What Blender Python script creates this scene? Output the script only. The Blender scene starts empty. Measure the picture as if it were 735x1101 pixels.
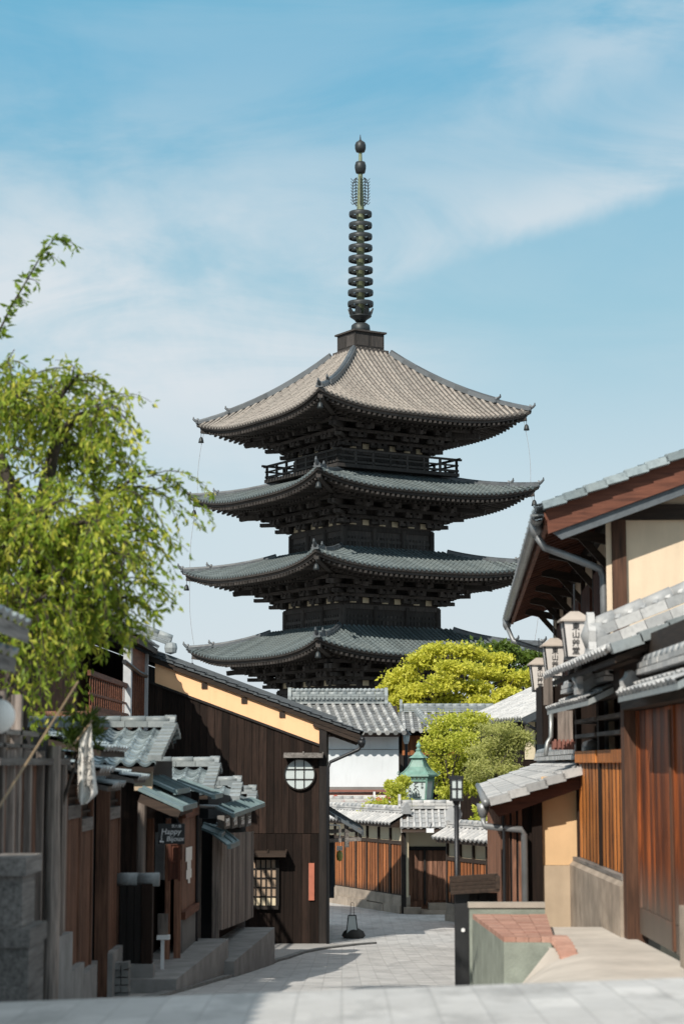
import bpy, math, random
from mathutils import Vector as V, Matrix
random.seed(11)
R = random.random
def ru(a, b): return a + (b - a) * random.random()
scene = bpy.context.scene
col = scene.collection
# ------------------------------------------------------------------ camera geometry (photo pixels -> points at a real depth)
F, CX, CY, HY = 2150.0, 367.5, 550.5, 820.0
PITCH = math.atan((HY - CY) / F)
_c, _s = math.cos(PITCH), math.sin(PITCH)
def at(px, py, Y):
    u, v = (px - CX) / F, (CY - py) / F
    t = Y / (_c - v * _s)
    return V((u * t, Y, (_s + v * _c) * t))
def ax(px, Y): return at(px, HY, Y).x
def az(py, Y): return at(CX, py, Y).z
# ------------------------------------------------------------------ node helpers
def lin(c):
    return tuple(((x / 255) / 12.92 if x / 255 <= .04045 else ((x / 255 + .055) / 1.055) ** 2.4) for x in c)
class Mat:
    def __init__(s, name):
        s.m = bpy.data.materials.new(name); s.m.use_nodes = True
        s.t = s.m.node_tree; s.t.nodes.clear()
    def n(s, typ, ins=None, **pr):
        nd = s.t.nodes.new(typ)
        for k, v in pr.items(): setattr(nd, k, v)
        for k, v in (ins or {}).items(): s.put(nd.inputs[k], v)
        return nd
    def put(s, sock, v):
        if isinstance(v, bpy.types.NodeSocket): s.t.links.new(v, sock)
        else:
            if hasattr(sock.default_value, '__len__') and not hasattr(v, '__len__'): v = (v,) * len(sock.default_value)
            if hasattr(sock.default_value, '__len__') and len(sock.default_value) == 4 and len(v) == 3: v = tuple(v) + (1,)
            sock.default_value = v
    def math(s, op, a, b=0.0, clamp=False):
        return s.n('ShaderNodeMath', {0: a, 1: b}, operation=op, use_clamp=clamp).outputs[0]
    def vmath(s, op, a, b):
        return s.n('ShaderNodeVectorMath', {0: a, 1: b}, operation=op).outputs[0]
    def mix(s, f, a, b, bt='MIX'):
        nd = s.n('ShaderNodeMix', data_type='RGBA', blend_type=bt)
        s.put(nd.inputs[0], f); s.put(nd.inputs[6], a); s.put(nd.inputs[7], b)
        return nd.outputs[2]
    def ramp(s, f, stops):
        nd = s.n('ShaderNodeValToRGB', {0: f}); el = nd.color_ramp.elements
        while len(el) < len(stops): el.new(.5)
        for e, (p, c) in zip(el, stops):
            e.position = p; e.color = (c, c, c, 1) if isinstance(c, (int, float)) else tuple(c) + (1,)
        return nd.outputs[0]
    def coord(s): return s.n('ShaderNodeTexCoord').outputs['Object']
    def rnd(s): return s.n('ShaderNodeAttribute', attribute_name='rnd').outputs['Fac']
    def noise(s, vec, scale, detail=4, rough=.55, dist=0.0):
        return s.n('ShaderNodeTexNoise', {'Vector': vec, 'Scale': scale, 'Detail': detail, 'Roughness': rough, 'Distortion': dist}).outputs['Fac']
    def scale(s, vec, sc): return s.vmath('MULTIPLY', vec, sc)
    def bump(s, h, strength, dist=.02):
        return s.n('ShaderNodeBump', {'Strength': strength, 'Distance': dist, 'Height': h}).outputs[0]
    def out(s, color, rough=.7, normal=None, spec=.5, metal=0.0, emit=None):
        b = s.n('ShaderNodeBsdfPrincipled', {'Base Color': color, 'Roughness': rough, 'Specular IOR Level': spec, 'Metallic': metal})
        if normal is not None: s.put(b.inputs['Normal'], normal)
        o = s.n('ShaderNodeOutputMaterial', {0: b.outputs[0]})
        return s.m
M = {}
def wood(name, dark, light, axis='z', rough=.72, var=.7, bump=.35, low=None, spec=.3, streak=0.0):
    m = Mat(name); co = m.coord(); r = m.rnd()
    off = m.n('ShaderNodeCombineXYZ', {0: m.math('MULTIPLY', r, 31.0), 1: m.math('MULTIPLY', r, 17.0), 2: m.math('MULTIPLY', r, 7.0)}).outputs[0]
    sc = {'z': (16, 16, .9), 'y': (16, .9, 16), 'x': (.9, 16, 16)}[axis]
    p = m.vmath('ADD', m.scale(co, sc), off)
    g = m.noise(p, 1.6, 8, .68, .35)
    big = m.noise(co, .9, 4, .6)
    c = m.mix(m.ramp(g, [(.3, 0.0), (.72, 1.0)]), dark, light)
    k = m.math('ADD', 1 - var / 2, m.math('MULTIPLY', r, var))
    k = m.math('MULTIPLY', k, m.math('ADD', .55, m.math('MULTIPLY', big, .9)))
    c = m.mix(1.0, c, m.n('ShaderNodeCombineColor', {0: k, 1: k, 2: k}).outputs[0], 'MULTIPLY')
    if streak:
        p2 = m.vmath('ADD', m.scale(co, (4.5, 4.5, .35)), off)
        c = m.mix(m.math('MULTIPLY', m.ramp(m.noise(p2, 1.0, 6, .7, .6), [(.42, 0.0), (.62, 1.0)]), streak), c, tuple(x * .35 for x in dark))
    if low:                                            # weathered foot of the boards
        z0, z1, lc = low
        z = m.n('ShaderNodeSeparateXYZ', {0: co}).outputs[2]
        z = m.math('ADD', z, m.math('MULTIPLY', m.math('SUBTRACT', g, .5), .55))
        f = m.n('ShaderNodeMapRange', {'Value': z, 'From Min': z0, 'From Max': z1, 'To Min': 1.0, 'To Max': 0.0}).outputs[0]
        c = m.mix(f, c, m.mix(g, tuple(x * .45 for x in lc), tuple(x * 1.5 for x in lc)))
    M[name] = m.out(c, rough, m.bump(g, bump, .01), spec)
def plaster(name, c, var=.18, rough=.85, sc=1.2, bump=.25, stain=None):
    m = Mat(name); co = m.coord()
    a = m.noise(co, sc, 6, .6); b = m.noise(co, 45, 3, .6); st = m.noise(m.scale(co, (3, 3, .5)), 1.5, 5, .6)
    d = tuple(x * (1 - var) for x in c); l = tuple(min(1, x * (1 + var)) for x in c)
    cc = m.mix(m.ramp(a, [(.3, 0.0), (.7, 1.0)]), d, l)
    cc = m.mix(m.ramp(st, [(.5, 0.0), (.8, .35)]), cc, stain or tuple(x * .6 for x in c))
    M[name] = m.out(cc, rough, m.bump(b, bump, .006), .25)
def tile(name, c1, c2, rough=.5, lichen=(.30, .31, .27), lf=.35, spec=.5):
    m = Mat(name); co = m.coord(); r = m.rnd()
    c = m.mix(r, c1, c2)
    n1 = m.noise(co, 1.1, 6, .7); n2 = m.noise(co, 14, 5, .7)
    c = m.mix(m.ramp(n1, [(.35, 0.0), (.75, lf)]), c, lichen)
    c = m.mix(m.ramp(n2, [(.45, 0.0), (.8, .55)]), c, tuple(x * .5 for x in c1))
    M[name] = m.out(c, m.math('ADD', rough - .1, m.math('MULTIPLY', n2, .25)), m.bump(n2, .25, .008), spec)
def plain(name, c, rough=.6, metal=0.0, var=.15, sc=6, spec=.5, bump=.1):
    m = Mat(name); co = m.coord(); n1 = m.noise(co, sc, 5, .6); r = m.rnd()
    cc = m.mix(m.ramp(n1, [(.3, 0.0), (.7, 1.0)]), tuple(x * (1 - var) for x in c), tuple(min(1, x * (1 + var)) for x in c))
    M[name] = m.out(cc, rough, m.bump(n1, bump, .01), spec, metal)
def leaf(name, stops, trans=.4):
    m = Mat(name); c = m.ramp(m.rnd(), stops)
    c = m.mix(m.ramp(m.noise(m.coord(), 1.3, 3, .6), [(.35, .45), (.65, 0.0)]), c, tuple(x * .8 for x in stops[0][1]))
    d = m.n('ShaderNodeBsdfPrincipled', {'Base Color': c, 'Roughness': .5, 'Specular IOR Level': .35})
    t = m.n('ShaderNodeBsdfTranslucent', {'Color': m.mix(.5, c, (.35, .42, .03))})
    mx = m.n('ShaderNodeMixShader', {0: trans, 1: d.outputs[0], 2: t.outputs[0]})
    m.n('ShaderNodeOutputMaterial', {0: mx.outputs[0]}); M[name] = m.m
# woods
wood('wood_black', (.006, .0055, .0055), (.024, .019, .017), var=.8)
wood('wood_pagoda', (.017, .017, .018), (.080, .068, .061), var=.8, rough=.8)
wood('wood_dark', (.008, .0055, .0045), (.032, .019, .0145), var=1.0, spec=.15)
wood('wood_dark_y', (.014, .010, .008), (.055, .036, .026), 'y', var=.6)
wood('wood_dark_x', (.014, .010, .008), (.055, .036, .026), 'x', var=.6)
wood('wood_grey', (.06, .05, .045), (.36, .30, .265), var=.8)
wood('wood_grey_y', (.06, .054, .051), (.26, .24, .225), 'y', var=.6)
wood('wood_brown', (.045, .020, .013), (.29, .145, .092), var=.8)
wood('wood_red', (.05, .016, .010), (.15, .052, .030), var=.3)
wood('wood_red_x', (.055, .018, .011), (.16, .058, .034), 'x', var=.3)
wood('wood_red_y', (.07, .025, .014), (.24, .095, .055), 'y', var=.4)
wood('wood_orange', (.10, .026, .006), (.86, .31, .07), var=.9, low=(.05, .32, (.10, .07, .05)), rough=.55, spec=.4, streak=.45)
wood('wood_door', (.07, .014, .005), (.62, .165, .036), var=1.1, low=(.32, .85, (.11, .09, .075)), rough=.5, spec=.4, streak=.85)
wood('wood_fence', (.12, .038, .015), (.46, .17, .06), var=.7, low=(.5, .75, (.05, .035, .025)))
wood('wood_post', (.03, .014, .009), (.15, .07, .04), var=.3)
plaster('plaster_beige', (.66, .53, .39), .08); plaster('plaster_ochre', (.92, .55, .31), .03); plaster('plaster_tan', (.62, .42, .24), .10); plaster('plaster_wain', (.42, .33, .24), .15)
plaster('plaster_white', (.60, .63, .66), .05); plaster('plaster_cream', (.62, .53, .38), .08); plaster('plaster_grey', (.17, .165, .16), .2)
plaster('concrete', (.34, .31, .27), .15, sc=2.5); plaster('concrete_grey', (.26, .255, .25), .25, sc=3); plaster('stone_grey', (.20, .20, .195), .3, sc=5, bump=.6)
plaster('stone_warm', (.30, .25, .205), .35, sc=3, bump=.5); plaster('apron_concrete', (.47, .43, .385), .16, sc=1.6)
plaster('moss_render', (.235, .26, .225), .22, sc=4, bump=1.0, stain=(.11, .13, .10)); plaster('paper', (.80, .78, .74), .03); plaster('lantern_paper', (.60, .565, .54), .04); plaster('lantern_hat', (.40, .35, .31), .1); plaster('cloth', (.62, .60, .57), .06)
tile('tile_town', (.085, .12, .14), (.37, .44, .47), .36); tile('tile_light', (.25, .26, .27), (.50, .495, .49), .5, (.5, .48, .45), .25)
tile('tile_store', (.07, .075, .085), (.50, .495, .485), .5); tile('tile_dark', (.035, .042, .050), (.085, .10, .115), .42, (.16, .17, .17), .3)
tile('tile_pagoda', (.080, .070, .064), (.41, .36, .315), .6, (.24, .25, .23), .25); tile('tile_pagoda_shaded', (.030, .043, .049), (.18, .22, .23), .55, (.19, .20, .18), .35); tile('tile_ridge', (.15, .175, .19), (.27, .30, .315), .45)  # lower pagoda roofs: darker tile copy, eave shade put into the colour
tile('copper_sheet', (.10, .155, .17), (.19, .265, .28), .45, (.12, .16, .16), .5); tile('brick_flag', (.30, .14, .10), (.46, .25, .19), .7, (.42, .33, .27), .4)
plain('copper_lantern', (.135, .25, .21), .5, .0, .25); plain('bronze', (.035, .040, .042), .5, .5, .3); plain('bronze_green', (.15, .175, .105), .6, .2, .3)
plain('iron', (.018, .02, .024), .45, .3); plain('gutter_metal', (.26, .27, .27), .4, .5, .25); plain('pipe_metal', (.22, .23, .24), .45, .4, .2)
plain('wire', (.30, .31, .33), .6); plain('ink', (.02, .02, .022), .8); plain('white_paint', (.72, .73, .74), .5, var=.06); plain('shaded_white', (.42, .44, .46), .6, var=.1); plain('red_sign', (.42, .09, .06), .6)  # balcony posts: white paint with shade put into its grey
plain('rust_red', (.40, .13, .08), .6); plain('orange_cloth', (.75, .16, .05), .7); plain('dark_cloth', (.02, .028, .04), .9); plain('bamboo', (.20, .14, .08), .5, sc=3)
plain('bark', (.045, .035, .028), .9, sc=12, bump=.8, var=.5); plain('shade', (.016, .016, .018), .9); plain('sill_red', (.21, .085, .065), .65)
plain('glass_pane', (.50, .56, .57), .15, var=.05); plain('warm_pane', (.34, .25, .18), .5, var=.1); plain('dark_pane', (.03, .045, .055), .12); plain('rock', (.05, .048, .046), .9, sc=14, bump=.8)
plain('mirror_back', (.42, .44, .46), .5, .2); plain('black_panel', (.012, .013, .015), .55, var=.3)
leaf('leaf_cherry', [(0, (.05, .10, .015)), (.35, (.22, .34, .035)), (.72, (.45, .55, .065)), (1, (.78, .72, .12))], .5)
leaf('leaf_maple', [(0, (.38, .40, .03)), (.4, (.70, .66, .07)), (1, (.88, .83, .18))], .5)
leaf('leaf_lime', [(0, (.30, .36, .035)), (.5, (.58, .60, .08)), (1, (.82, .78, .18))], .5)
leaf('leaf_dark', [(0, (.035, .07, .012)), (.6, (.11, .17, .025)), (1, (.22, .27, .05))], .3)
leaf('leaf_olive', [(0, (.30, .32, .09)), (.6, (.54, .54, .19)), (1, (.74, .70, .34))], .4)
# ------------------------------------------------------------------ mesh builder
WM = {}
class MB:
    def __init__(s): s.v = []; s.f = []; s.r = []; s.mi = []; s.sm = []; s.k = 0; s.smooth = False; s.rr = None
    def add(s, vs, fs, r=None):
        b = len(s.v); s.v += [V(p) for p in vs]
        if r is None: r = R() if s.rr is None else s.rr
        for f in fs: s.f.append([i + b for i in f]); s.r.append(r); s.mi.append(s.k); s.sm.append(s.smooth)
    def hexa(s, a, b, r=None):       # a, b : two quads, same winding (bottom, top)
        s.add(list(a) + list(b), [(3, 2, 1, 0), (4, 5, 6, 7), (0, 1, 5, 4), (1, 2, 6, 5), (2, 3, 7, 6), (3, 0, 4, 7)], r)
    def box(s, x0, x1, y0, y1, z0, z1, r=None):
        s.hexa([(x0, y0, z0), (x1, y0, z0), (x1, y1, z0), (x0, y1, z0)], [(x0, y0, z1), (x1, y0, z1), (x1, y1, z1), (x0, y1, z1)], r)
    def obox(s, c, a, b, d, r=None):
        c, a, b, d = V(c), V(a), V(b), V(d)
        s.hexa([c - a - b - d, c + a - b - d, c + a + b - d, c - a + b - d], [c - a - b + d, c + a - b + d, c + a + b + d, c - a + b + d], r)
    def beam(s, p, q, w, h, up=(0, 0, 1), r=None):
        p, q = V(p), V(q); d = q - p; up = V(up)
        a = d.cross(up)
        if a.length < 1e-6: a = d.cross(V((1, 0, 0)))
        a.normalize(); b = a.cross(d).normalized()
        s.obox((p + q) / 2, d / 2, a * w / 2, b * h / 2, r)
    def tube(s, pts, rad, n=8, cap=True, r=None):
        pts = [V(p) for p in pts]; m = len(pts)
        rad = [rad] * m if not hasattr(rad, '__len__') else rad
        vs = []; ref = None
        for i, p in enumerate(pts):
            d = (pts[min(i + 1, m - 1)] - pts[max(i - 1, 0)]).normalized()
            if ref is None: ref = V((0, 0, 1)) if abs(d.z) < .9 else V((1, 0, 0))
            a = d.cross(ref).normalized(); b = a.cross(d); ref = b
            for k in range(n):
                t = 2 * math.pi * k / n; vs.append(p + (a * math.cos(t) + b * math.sin(t)) * rad[i])
        fs = [(i * n + k, i * n + (k + 1) % n, (i + 1) * n + (k + 1) % n, (i + 1) * n + k) for i in range(m - 1) for k in range(n)]
        if cap: fs += [tuple(range(n))[::-1], tuple(range((m - 1) * n, m * n))]
        s.add(vs, fs, r)
    def lathe(s, c, prof, n=16, r=None, rot=0.0):
        c = V(c); vs = []
        for (rad, z) in prof:
            for k in range(n):
                t = rot + 2 * math.pi * k / n; vs.append(c + V((rad * math.cos(t), rad * math.sin(t), z)))
        m = len(prof)
        fs = [(i * n + k, i * n + (k + 1) % n, (i + 1) * n + (k + 1) % n, (i + 1) * n + k) for i in range(m - 1) for k in range(n)]
        fs += [tuple(range(n))[::-1], tuple(range((m - 1) * n, m * n))]
        s.add(vs, fs, r)
    def prism(s, poly, vec, r=None):
        n = len(poly); poly = [V(p) for p in poly]; vec = V(vec)
        vs = poly + [p + vec for p in poly]
        s.add(vs, [tuple(range(n))[::-1], tuple(range(n, 2 * n))] + [(i, (i + 1) % n, n + (i + 1) % n, n + i) for i in range(n)], r)
    def quad(s, a, b, c, d, r=None): s.add([a, b, c, d], [(0, 1, 2, 3)], r)
    def grid(s, rows, r=None):
        n = len(rows[0]); vs = [p for row in rows for p in row]
        s.add(vs, [(i * n + k, i * n + k + 1, (i + 1) * n + k + 1, (i + 1) * n + k) for i in range(len(rows) - 1) for k in range(n - 1)], r)
    def build(s, name, mat, parent=None, label=None, origin=None, local=False):
        me = bpy.data.meshes.new(name)
        if parent is not None: W = WM[parent]
        else:
            if origin is None:
                zs = min(p.z for p in s.v); xs = [p.x for p in s.v]; ys = [p.y for p in s.v]
                origin = ((min(xs) + max(xs)) / 2, (min(ys) + max(ys)) / 2, zs)
            W = Matrix.Translation(V(origin))
        inv = W.inverted()
        vs = s.v if local else [inv @ p for p in s.v]
        me.from_pydata([tuple(p) for p in vs], [], s.f)
        at_ = me.attributes.new('rnd', 'FLOAT', 'FACE'); at_.data.foreach_set('value', s.r)
        for mm in (mat if isinstance(mat, (list, tuple)) else [mat]): me.materials.append(M[mm])
        me.polygons.foreach_set('material_index', s.mi); me.polygons.foreach_set('use_smooth', s.sm)
        me.update()
        o = bpy.data.objects.new(name, me); col.objects.link(o)
        if parent is not None: o.parent = parent
        else: o.matrix_world = W
        WM[o] = W
        if label: o['label'] = label
        return o
def tag(o, label, cat, group=None, kind=None):
    if label: o['label'] = label
    if cat: o['category'] = cat
    if group: o['group'] = group
    if kind: o['kind'] = kind
    return o
def thing(name, label, cat, loc, rz=0.0, group=None):
    o = bpy.data.objects.new(name, None); col.objects.link(o); o.empty_display_size = .2
    o.location = loc; o.rotation_euler = (0, 0, rz)
    WM[o] = Matrix.Translation(V(loc)) @ Matrix.Rotation(rz, 4, 'Z')
    return tag(o, label, cat, group)
def struct(o): o['kind'] = 'structure'; return o
def copy_tree(o, parent=None):
    c = o.copy(); col.objects.link(c)
    WM[c] = WM[o]
    if parent is not None: c.parent = parent
    for ch in list(o.children): copy_tree(ch, c)
    return c
def text(body, size, mat, name, parent, M4, label=None, line=1.0, shear=0.0, ext=.002, align='CENTER', bold=0.0):
    cu = bpy.data.curves.new(name, 'FONT'); cu.body = body; cu.size = size; cu.align_x = align; cu.align_y = 'CENTER'
    cu.space_line = line; cu.extrude = ext; cu.offset = size * bold; cu.shear = shear; cu.resolution_u = 3
    t = bpy.data.objects.new('tmp', cu); col.objects.link(t)
    dg = bpy.context.evaluated_depsgraph_get(); me = bpy.data.meshes.new_from_object(t.evaluated_get(dg))
    bpy.data.objects.remove(t); me.materials.clear(); me.materials.append(M[mat])
    me.transform(WM[parent].inverted() @ M4)
    o = bpy.data.objects.new(name, me); col.objects.link(o); o.parent = parent; WM[o] = WM[parent]
    if label: o['label'] = label
    return o
def facing(loc, right, up):           # text frame: x = right, y = up
    r, u = V(right).normalized(), V(up).normalized(); n = r.cross(u)
    m = Matrix((r, u, n)).transposed().to_4x4(); m.translation = V(loc); return m
# ------------------------------------------------------------------ roofs
def wave_tiles(mb, O, U, W, D, L, pitch=.27, course=.235, amp=.028, lift=.03, n=8):
    """S-shaped pan tiles laid in courses; O top left of the slope, U across, D down the slope"""
    O, U, D = V(O), V(U).normalized(), V(D).normalized(); N = D.cross(U)
    if N.z < 0: N = -N
    nc = max(1, round(L / course)); nu = max(1, round(W / pitch)); cs = L / nc; pu = W / nu
    mb.smooth = False
    for j in range(nc):
        for i in range(nu):
            jit = ru(-.006, .006)
            rows = [[], [], []]
            for k in range(n + 1):
                t = k / n; h = -amp * .75 * math.sin(math.pi * t / .64) if t < .64 else amp * math.sin(math.pi * (t - .64) / .36)
                x = (i + t) * pu
                rows[0].append(O + U * x + D * (j * cs) + N * h)
                rows[1].append(O + U * x + D * ((j + 1) * cs + .025) + N * (h + lift + jit))
                rows[2].append(O + U * x + D * ((j + 1) * cs + .022) + N * (h - .012))
            mb.grid(rows)
def roll_tiles(mb, O, U, W, D, L, pitch=.3, rad=.07, course=.3, discs=True, seg=5):
    """flat pans with round cover tiles over the joints"""
    O, U, D = V(O), V(U).normalized(), V(D).normalized(); N = D.cross(U)
    if N.z < 0: N = -N
    nc = max(1, round(L / course)); cs = L / nc; nu = max(1, round(W / pitch)); pu = W / nu
    for j in range(nc):
        for i in range(nu):
            a = O + U * (i * pu) + D * (j * cs); b = a + U * pu
            mb.grid([[a, b], [a + D * (cs + .02) + N * .025, b + D * (cs + .02) + N * .025], [a + D * (cs + .02), b + D * (cs + .02)]], .25 * R())
    for i in range(nu + 1):
        for j in range(nc):
            r0 = .35 + .65 * R()
            rows = []
            for (sv, rr) in ((j * cs, rad * .93), ((j + 1) * cs + .01, rad * 1.06)):
                c = O + U * (i * pu) + D * sv + N * .015
                rows.append([c + U * (rr * math.cos(math.pi * k / seg)) + N * (rr * math.sin(math.pi * k / seg)) for k in range(seg + 1)])
            mb.smooth = True; mb.grid(rows, r0); mb.smooth = False
        if discs:
            c = O + U * (i * pu) + D * (L + .012) + N * .015
            n = 10; vs = [c + U * (rad * 1.1 * math.cos(2 * math.pi * k / n)) + N * (rad * 1.1 * math.sin(2 * math.pi * k / n)) for k in range(n)]
            mb.prism(vs, D * .03)
def ridge(mb, p, q, w=.26, h=.22, layers=3, cap=.075):
    p, q = V(p), V(q); d = (q - p).normalized(); a = d.cross(V((0, 0, 1))).normalized(); up = a.cross(d)
    L = (q - p).length
    for k in range(layers):
        ww = w * (1 - .14 * k); z = h * (k + .5) / layers
        m = max(1, round(L / .3))
        for i in range(m):
            s0, s1 = L * i / m, L * (i + 1) / m - .006
            mb.obox(p + d * (s0 + s1) / 2 + up * z, d * (s1 - s0) / 2, a * (ww / 2 + ru(-.004, .004)), up * (h / layers / 2 - .006))
    m = max(1, round(L / .32)); mb.smooth = True
    for i in range(m):
        s0, s1 = L * i / m, L * (i + 1) / m
        mb.tube([p + d * s0 + up * (h + .01), p + d * (s1 - .01) + up * (h + .01)], [cap * .92, cap * 1.05], 8)
    mb.smooth = False
def oni(mb, c, n, w=.3, h=.32, t=.07):
    """shield shaped ridge-end tile facing n"""
    c, n = V(c), V(n).normalized(); a = n.cross(V((0, 0, 1))).normalized(); u = V((0, 0, 1))
    P = [(-.5, 0), (-.62, .18), (-.45, .36), (-.5, .62), (-.26, .8), (-.18, 1.0), (0, 1.08), (.18, 1.0), (.26, .8), (.5, .62), (.45, .36), (.62, .18), (.5, 0)]
    mb.prism([c + a * (x * w) + u * (y * h) for x, y in P], n * t)
def slats(mb, p, q, z0, z1, out, w=.05, gap=.03, t=.03, z0q=None, z1q=None):
    """upright strips along the line p-q, standing proud by `out`"""
    p, q = V((p[0], p[1], 0)), V((q[0], q[1], 0)); d = q - p; L = d.length; d.normalize(); o = V((out[0], out[1], 0)).normalized()
    z0q = z0 if z0q is None else z0q; z1q = z1 if z1q is None else z1q
    n = max(1, int(L / (w + gap))); st = L / n
    for i in range(n):
        f = (i + .5) / n; c = p + d * (st * (i + .5)); a = z0 + (z0q - z0) * f; b = z1 + (z1q - z1) * f
        mb.obox(c + V((0, 0, (a + b) / 2)) + o * t / 2, d * (st - gap) / 2, o * t / 2, V((0, 0, (b - a) / 2)))
def boards(mb, p, q, z0f, z1f, out, w=.18, t=.025, gap=.008):
    p, q = V((p[0], p[1], 0)), V((q[0], q[1], 0)); d = q - p; L = d.length; d.normalize(); o = V((out[0], out[1], 0)).normalized()
    n = max(1, round(L / w)); st = L / n
    f0 = z0f if callable(z0f) else (lambda f: z0f); f1 = z1f if callable(z1f) else (lambda f: z1f)
    for i in range(n):
        a, b = (i * st + gap / 2), ((i + 1) * st - gap / 2); fa, fb = a / L, b / L; tt = t + ru(-.006, .006)
        pa, pb = p + d * a, p + d * b
        lo = [pa, pb, pb + o * tt, pa + o * tt]; zz0 = [f0(fa), f0(fb), f0(fb), f0(fa)]; zz1 = [f1(fa), f1(fb), f1(fb), f1(fa)]
        mb.hexa([x + V((0, 0, z)) for x, z in zip(lo, zz0)], [x + V((0, 0, z)) for x, z in zip(lo, zz1)])
# ------------------------------------------------------------------ foliage
def leafquad(mb, p, d, size, wid=.5, r=None):
    d = V(d).normalized(); a = d.cross(V((ru(-1, 1), ru(-1, 1), ru(-1, 1)))); 
    if a.length < 1e-4: a = V((1, 0, 0))
    a.normalize(); n = a.cross(d); w = size * wid * .5
    mb.add([p, p + d * size * .45 + a * w + n * size * .1, p + d * size - n * size * .05, p + d * size * .45 - a * w + n * size * .1], [(0, 1, 2), (0, 2, 3)], r)
def rdir(): 
    while True:
        v = V((ru(-1, 1), ru(-1, 1), ru(-1, 1)))
        if .05 < v.length < 1: return v.normalized()
def clump(mb, c, rx, ry, rz, n, size, wid=.6, rb=(0, 1), droop=.0):
    c = V(c)
    for _ in range(n):
        d = rdir(); k = R() ** .45
        p = c + V((d.x * rx, d.y * ry, d.z * rz)) * k * ru(.75, 1.3)
        dd = rdir() + V((0, 0, -droop)) + d * .4
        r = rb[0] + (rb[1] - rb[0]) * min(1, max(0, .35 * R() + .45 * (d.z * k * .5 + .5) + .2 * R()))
        leafquad(mb, p, dd, size * ru(.7, 1.3), wid, r)
# ================================================================== terrain
PROF = [(-80, -1.15), (0, -1.2), (9, -1.245), (11.4, -1.262), (14, -1.6), (17.5, -2.05), (20, -2.35), (25, -2.72), (30, -3.06), (36, -3.45), (43, -3.8), (52, -3.92), (60, -3.98), (100, -4.0), (6000, -4.0)]
def gz(X, Y):
    z = PROF[-1][1]
    for (a, za), (b, zb) in zip(PROF, PROF[1:]):
        if Y <= b: z = za + (zb - za) * max(0, (Y - a) / (b - a)); break
    w = 1 if Y < 14 else max(0, 1 - (Y - 14) / 12)
    return z + .035 * max(-5, min(5, X)) * w
def lines(a, b, st): 
    n = round((b - a) / st); return [a + (b - a) * i / n for i in range(n + 1)]
GX = [-6000, -1500, -400, -120, -40, -16] + lines(-8, 8, .5) + [16, 40, 120, 400, 1500, 6000]
GY = [-80, -30, -10] + lines(-4, 64, .5) + [70, 80, 100, 140, 200, 400, 1000, 2500, 6000]
# ground, street, pavement, driveway materials
m = Mat('ground'); co = m.coord(); n1 = m.noise(co, .8, 6, .6); n2 = m.noise(co, 30, 4, .6)
M['ground'] = m.out(m.mix(n1, (.13, .12, .11), (.24, .225, .21)), .9, m.bump(n2, .3))
m = Mat('paving'); co = m.coord()
rotm = m.n('ShaderNodeMapping', {'Vector': co, 'Rotation': (0, 0, 1.5708)}).outputs[0]
br = m.n('ShaderNodeTexBrick', {'Vector': rotm, 'Color1': (0.0, 0.0, 0.0, 1), 'Color2': (1, 1, 1, 1), 'Mortar': (.5, .5, .5, 1), 'Scale': 1.0, 'Mortar Size': .007, 'Mortar Smooth': .2, 'Bias': 0.0, 'Brick Width': .40, 'Row Height': .24}, offset=.5)
n1 = m.noise(co, 1.3, 6, .65); n2 = m.noise(co, 40, 4, .7); n3 = m.noise(co, 7, 5, .6)
c = m.mix(br.outputs['Color'], (.42, .415, .41), (.54, .53, .52))
c = m.mix(m.ramp(n1, [(.35, 0.0), (.7, .65)]), c, (.37, .36, .35))
n4 = m.noise(m.scale(co, (1.0, .45, 1.0)), 2.3, 6, .7)
c = m.mix(m.ramp(n4, [(.50, 0.0), (.66, .7)]), c, (.25, .245, .24))
c = m.mix(m.ramp(n3, [(.5, 0.0), (.8, .35)]), c, (.24, .235, .23))
c = m.mix(m.math('MULTIPLY', br.outputs['Fac'], .32), c, (.2, .195, .19))
h = m.math('SUBTRACT', m.math('MULTIPLY', n2, .35), br.outputs['Fac'])
M['paving'] = m.out(c, .62, m.bump(h, .5, .012), .4)
plaster('pavement', (.34, .33, .32), .15, sc=2.0)
mb = MB(); mb.grid([[V((x, y, gz(x, y))) for x in GX] for y in GY]); struct(mb.build('ground', 'ground', None, origin=(0, 0, 0)))
mb = MB(); rows = []
for y in [-10] + lines(-4, 63.5, .5):
    xl = -3.6 if y < 43.2 else -12.0; xr = 3.3 if y < 30 else 6.5
    rows.append([V((xl + (xr - xl) * i / 24, y, gz(xl + (xr - xl) * i / 24, y) + .006)) for i in range(25)])
mb.grid(rows); struct(mb.build('street', 'paving', None, origin=(0, 0, 0)))
DR = [(-2.35, 17.5), (-2.1, 21), (-1.75, 25.5), (-1.5, 28.5), (-1.12, 35), (-.75, 38.5), (-.3, 40.6), (.3, 42.3), (.75, 43.2)]
def drx(y):
    for (a, ya), (b, yb) in zip(DR, DR[1:]):
        if y <= yb: return a + (b - a) * (y - ya) / (yb - ya)
    return DR[-1][0]
mb = MB(); rows = []
for y in lines(17.5, 43, .5):
    r = drx(y); rows.append([V((-3.5 + (r + 3.5) * i / 8, y, gz(-3.5 + (r + 3.5) * i / 8, y) + .012)) for i in range(9)])
mb.grid(rows); struct(mb.build('pavement', 'pavement', None, origin=(0, 0, 0)))
mb = MB(); pts = []
for (a, ya), (b, yb) in zip(DR, DR[1:]):
    for i in range(6): x, y = a + (b - a) * i / 6, ya + (yb - ya) * i / 6; pts.append(V((x, y, gz(x, y) + .02)))
for p, q in zip(pts, pts[1:]):
    d = (q - p); mb.beam(p + d * .01, q - d * .01, .13, .05)
struct(mb.build('kerb', 'stone_grey'))
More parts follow.
